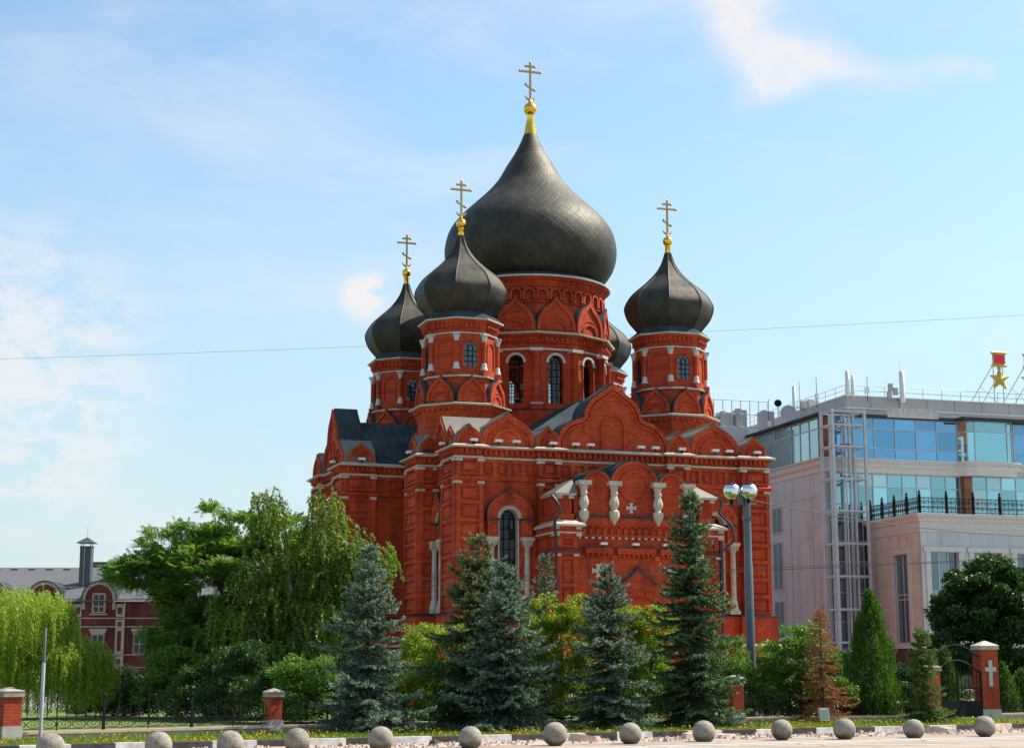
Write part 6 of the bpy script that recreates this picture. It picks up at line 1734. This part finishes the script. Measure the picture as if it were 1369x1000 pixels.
for pts, r0, r1 in stems:
    pts_ = np.array(pts)
    for i in range(240):
        k = rng.uniform(0.35 if r0 > 0.07 else 0.25, 1.0) * (len(pts_) - 1); a = int(min(k, len(pts_) - 2)); p = pts_[a] + (pts_[a + 1] - pts_[a]) * (k - a)
        d = rng.normal(size=3); d[2] = abs(d[2]) * 0.7; d /= np.linalg.norm(d)
        rr = rng.uniform(0.15, 1.25) * (1.2 - 0.75 * p[2] / 7.5); q = p + d * rr
        st.append((q, np.array([d[0], d[1], 0.1])))
        if i % 6 == 0: extra.append(([tuple(p), tuple(p + d * rr * 0.5 + np.array([0, 0, 0.05])), tuple(q)], 0.014, 0.004))
for i in range(420):
    a_ = rng.uniform(0, 2 * pi); r_ = rng.uniform(0.5, 2.1); z_ = rng.uniform(1.0, 3.8)
    st.append((np.array([r_ * cos(a_) + 0.2, -abs(r_ * 0.6 * sin(a_)) - 0.2, z_]), np.array([cos(a_) * 0.5, -0.4, 0.1])))
hanging('birch_tree', -7.35, 56.5, 'birch with white leaning stems and loose drooping yellow green foliage', 'tree', M['lf_birch'], 6, st, (0.3, 1.15), (0.046, 0.030), 0.060, stems + extra, 'birchbark', 0.1, bunch=3, spread=0.09)
# deep green shrubs and trees
broadleaf('chestnut_tree', 17.75, 62.0, 'dense dark green rounded tree at the right edge in front of the pale pavilion', 'tree',
          [(0, 0, 3.9, 1.9, 1.8, 1.7), (-0.9, -0.3, 2.6, 1.5, 1.4, 1.2), (0.9, -0.2, 2.7, 1.6, 1.4, 1.3), (0.5, 0, 5.1, 1.0, 1.0, 0.75), (-0.6, 0, 4.9, 0.9, 0.9, 0.7), (1.8, 0, 4.0, 1.2, 1.2, 1.3), (-1.3, 0, 3.7, 0.8, 0.9, 0.9)],
          M['lf_dark'], 51, clumps=270, per=240, rc=0.42, leaf=(0.088, 0.044), trunk_r=0.18, flat=0.6, limbs=40)
broadleaf('green_shrub', 9.15, 53.2, 'tall rounded bright green shrub behind the dead brown spruce', 'shrub',
          [(0, 0, 1.9, 1.2, 1.0, 1.1), (-0.5, 0, 1.1, 1.0, 0.9, 0.9), (0.7, 0, 1.1, 1.0, 0.9, 0.9), (0.2, 0, 2.6, 0.85, 0.8, 0.6), (0, -0.4, 0.8, 1.2, 0.7, 0.6)], M['lf_shrub'], 52, clumps=140, per=190, rc=0.32, leaf=(0.048, 0.026), trunk_r=0.06)
broadleaf('rowan_bush', 1.45, 48.0, 'yellow green rowan bush with red berries between two blue spruces', 'shrub',
          [(0, 0, 2.3, 1.25, 0.9, 1.1), (-0.6, 0, 3.1, 0.7, 0.7, 0.6), (0.7, 0, 3.1, 0.8, 0.7, 0.65), (0.1, -0.2, 1.2, 1.2, 0.9, 0.9)], M['lf_rowan'], 53, clumps=160, per=170, rc=0.30, leaf=(0.050, 0.018), trunk_r=0.05, berries=26)
broadleaf('rowan_bush', -1.9, 48.6, 'rowan bush with scattered red berries behind the gap of the first two spruces', 'shrub',
          [(-0.2, 0, 1.9, 0.9, 0.9, 0.95), (0.7, 0, 2.5, 0.8, 0.8, 0.7), (-0.6, -0.2, 1.1, 0.8, 0.8, 0.8)], M['lf_rowan'], 54, clumps=100, per=170, rc=0.30, leaf=(0.050, 0.018), trunk_r=0.05, berries=14)
broadleaf('rowan_bush', 4.0, 50.0, 'rowan bush with few berries showing left of the tallest spruce', 'shrub',
          [(-0.4, 0, 2.2, 0.95, 0.8, 1.0), (0.4, 0, 2.8, 0.8, 0.7, 0.65), (-0.7, 0, 3.0, 0.6, 0.6, 0.5), (0, 0, 1.1, 1.1, 0.8, 0.9)], M['lf_rowan'], 55, clumps=130, per=170, rc=0.30, leaf=(0.050, 0.018), trunk_r=0.05, berries=12)
broadleaf('rowan_bush', -2.9, 49.5, 'sunlit rowan bush with orange berries right of the leftmost spruce', 'shrub',
          [(0, 0, 1.7, 0.8, 0.8, 0.9), (0.3, 0, 2.5, 0.6, 0.6, 0.5), (-0.3, 0, 0.9, 0.8, 0.8, 0.7)], M['lf_rowan'], 57, clumps=90, per=170, rc=0.30, leaf=(0.050, 0.018), trunk_r=0.05, berries=14)
broadleaf('rowan_bush', 7.1, 53.5, 'leafy green bush between the tallest spruce and the street lamp', 'shrub',
          [(-0.3, 0, 1.8, 0.9, 0.8, 0.9), (0.2, 0, 1.0, 1.0, 0.8, 0.8)], M['lf_shrub'], 56, clumps=80, per=150, rc=0.30, leaf=(0.045, 0.022), trunk_r=0.05)
i = 0
rs = random.Random(8)
for px_, Y_, r_, h_ in ((140, 60, 1.1, 1.2), (172, 60, 1.1, 1.4), (205, 58, 1.2, 1.6), (243, 56, 1.4, 2.1), (285, 54, 1.4, 2.0), (325, 53, 1.3, 2.1), (365, 52, 1.2, 1.7), (405, 51, 1.2, 1.9), (440, 53, 1.1, 2.0), (475, 52, 1.0, 2.0),
                         (545, 53, 0.9, 1.7), (575, 52, 1.0, 1.9), (620, 52, 1.0, 1.9), (690, 54, 1.0, 1.8), (775, 53, 1.0, 1.8), (840, 55, 1.0, 1.9), (880, 54, 1.0, 2.0), (960, 56, 0.9, 1.8), (1020, 58, 1.1, 1.9), (1050, 57, 1.1, 1.8), (1120, 58, 1.1, 1.9), (1150, 61, 1.1, 1.7), (1195, 60, 1.1, 1.6), (1225, 62, 1.1, 1.7), (1260, 66, 1.1, 1.7)):
    X_ = (px_ - 684.5) / 2200 * Y_ * 0.99
    broadleaf('background_shrub', X_, Y_, 'low green shrub in the shaded row behind the fence', 'shrub',
              [(rs.uniform(-0.3, 0.3), 0, h_ * 0.40, r_ * 0.9, r_ * 0.6, h_ * 0.36), (rs.uniform(-0.8, -0.2), 0, h_ * rs.uniform(0.55, 0.85), r_ * 0.42, r_ * 0.4, h_ * 0.22), (rs.uniform(0.2, 0.8), 0, h_ * rs.uniform(0.55, 1.0), r_ * 0.4, r_ * 0.4, h_ * 0.25), (rs.uniform(-0.2, 0.2), 0, h_ * rs.uniform(0.8, 1.05), r_ * 0.28, r_ * 0.3, h_ * 0.2)], (M['lf_hedge'], M['lf_dark'], M['lf_hedge'], M['lf_shrub'])[i % 4], 200 + i, clumps=64, per=150, rc=0.34, leaf=(0.045, 0.024), trunk_r=0.04, group='low shrubs behind the fence', limbs=12)
    i += 1
def thuja(name, x, y, h, rb, seed, mat, label, group=None, shape=1.0, n=15000):
    rng = np.random.default_rng(seed); t = tree_base(name, x, y, label, 'thuja', group)
    mb = MB(); mb.lathe([(0.08, 0), (0.05, h * 0.5), (0.01, h * 0.95)], 0, 0, 0, 7); mb.build('trunk', M['bark'], t)
    lv = Leaves()
    cl = 240
    f = 1 - np.sqrt(1 - rng.random(cl) * 0.985) if shape < 1 else rng.random(cl) ** 1.25
    z = h * (0.03 + 0.95 * f); az = rng.uniform(0, 2 * pi, cl)
    prof = np.clip(np.minimum(1.0, 0.55 + 2.2 * f) * (1 - f) ** 0.75 * 1.18, 0.03, 1.1)
    R_ = rb * prof * rng.uniform(0.62, 1.05, cl)
    c = np.stack([R_ * np.cos(az), R_ * np.sin(az), z], 1)
    per = n // cl; idx = np.repeat(np.arange(cl), per)
    s = (0.13 + 0.16 * prof)[idx][:, None]
    p = c[idx] + nrm(rng.normal(size=(len(idx), 3))) * (rng.random((len(idx), 1)) ** 0.4) * s * np.array([0.8, 0.8, 1.6])
    out = np.stack([np.cos(az), np.sin(az), np.full(cl, 1.5)], 1)[idx]
    A = nrm(out + rng.normal(size=p.shape) * 0.45); B = nrm(np.cross(A, rng.normal(size=p.shape)))
    sz = rng.uniform(0.7, 1.3, len(p)); lv.add(p, A, B, 0.062 * sz, 0.017 * sz)
    lv.build('foliage', mat, t); return t
thuja('thuja', 11.6, 53.9, 4.1, 1.0, 61, M['lf_thuja'], 'large dense conical green thuja right of the dead spruce', n=26000)
thuja('thuja', 14.9, 57.5, 2.35, 0.5, 62, M['lf_thuja'], 'slim light green thuja seen through the gate', 'small thujas near the gate', n=9000)
thuja('thuja', 16.9, 57.6, 1.75, 0.45, 63, M['lf_thuja'], 'small thuja just right of the tall gate pillar', 'small thujas near the gate', n=8000)
thuja('thuja', 17.75, 58.2, 1.55, 0.6, 64, M['lf_thuja'], 'broad low thuja at the right edge of the photo', 'small thujas near the gate', n=8000)

# lawn verge: grass blades and small yellow flowers
def strip_points(rng, n, d0f, d1f, t0=-24, t1=26):
    t = rng.uniform(t0, t1, n); u = rng.random(n)
    return t, u
rng = np.random.default_rng(99)
def verge(n, dens_front=1.6):
    t = rng.uniform(-24, 18, n); d = 0.30 + (np.abs(rng.random(n)) ** dens_front) * 7.2
    x = 2.6 + t * DIRK[0] - d * DIRK[1]; y = 40.1 + t * DIRK[1] + d * DIRK[0]
    return np.stack([x, y, np.zeros(n)], 1)
lv = Leaves(); p = verge(60000, 1.3); hgt = rng.uniform(0.03, 0.085, len(p))
A = nrm(np.stack([rng.normal(0, 0.35, len(p)), rng.normal(0, 0.35, len(p)), np.ones(len(p))], 1)); B = nrm(np.cross(A, rng.normal(size=p.shape)))
lv.add(p + A * hgt[:, None] * 0.9, A, B, hgt, 0.010)
tag(lv.build('grass_blades', M['blade']), 'short green grass growing on the verge behind the kerb', 'grass', kind='stuff')
lv = Leaves(); p = verge(2600, 2.0)
clump = np.sin(p[:, 0] * 1.9 + 1.0) * np.sin(p[:, 0] * 0.7 + p[:, 1] * 0.5) + rng.normal(0, 0.5, len(p)); p = p[clump > -0.1]
p[:, 2] = rng.uniform(0.09, 0.19, len(p))
for k in range(3):
    A = nrm(np.stack([rng.normal(size=len(p)), rng.normal(size=len(p)), rng.normal(0, 0.5, len(p))], 1)); B = nrm(np.cross(A, rng.normal(size=p.shape)))
    lv.add(p, A, B, 0.026, 0.022)
tag(lv.build('yellow_flowers', M['petal']), 'small yellow flowers dotted through the verge grass', 'flowers', kind='stuff')

# far-off wood closing the horizon behind the square
rng = np.random.default_rng(321)
lv = Leaves(); n = 26000
hx = rng.uniform(-190, 230, n); top = 6.5 + 2.2 * np.sin(hx * 0.11) + 1.6 * np.sin(hx * 0.37 + 1) + 1.0 * np.sin(hx * 0.9 + 2)
p = np.stack([hx, rng.uniform(285, 305, n), np.zeros(n)], 1); p[:, 2] = top * rng.random(n) ** 0.6
leaf_cloud(lv, rng, p, 0.75, 0.45, 0.3)
tag(lv.build('distant_wood', M['lf_dark']), 'far off line of dark trees along the horizon', 'wood', kind='stuff')
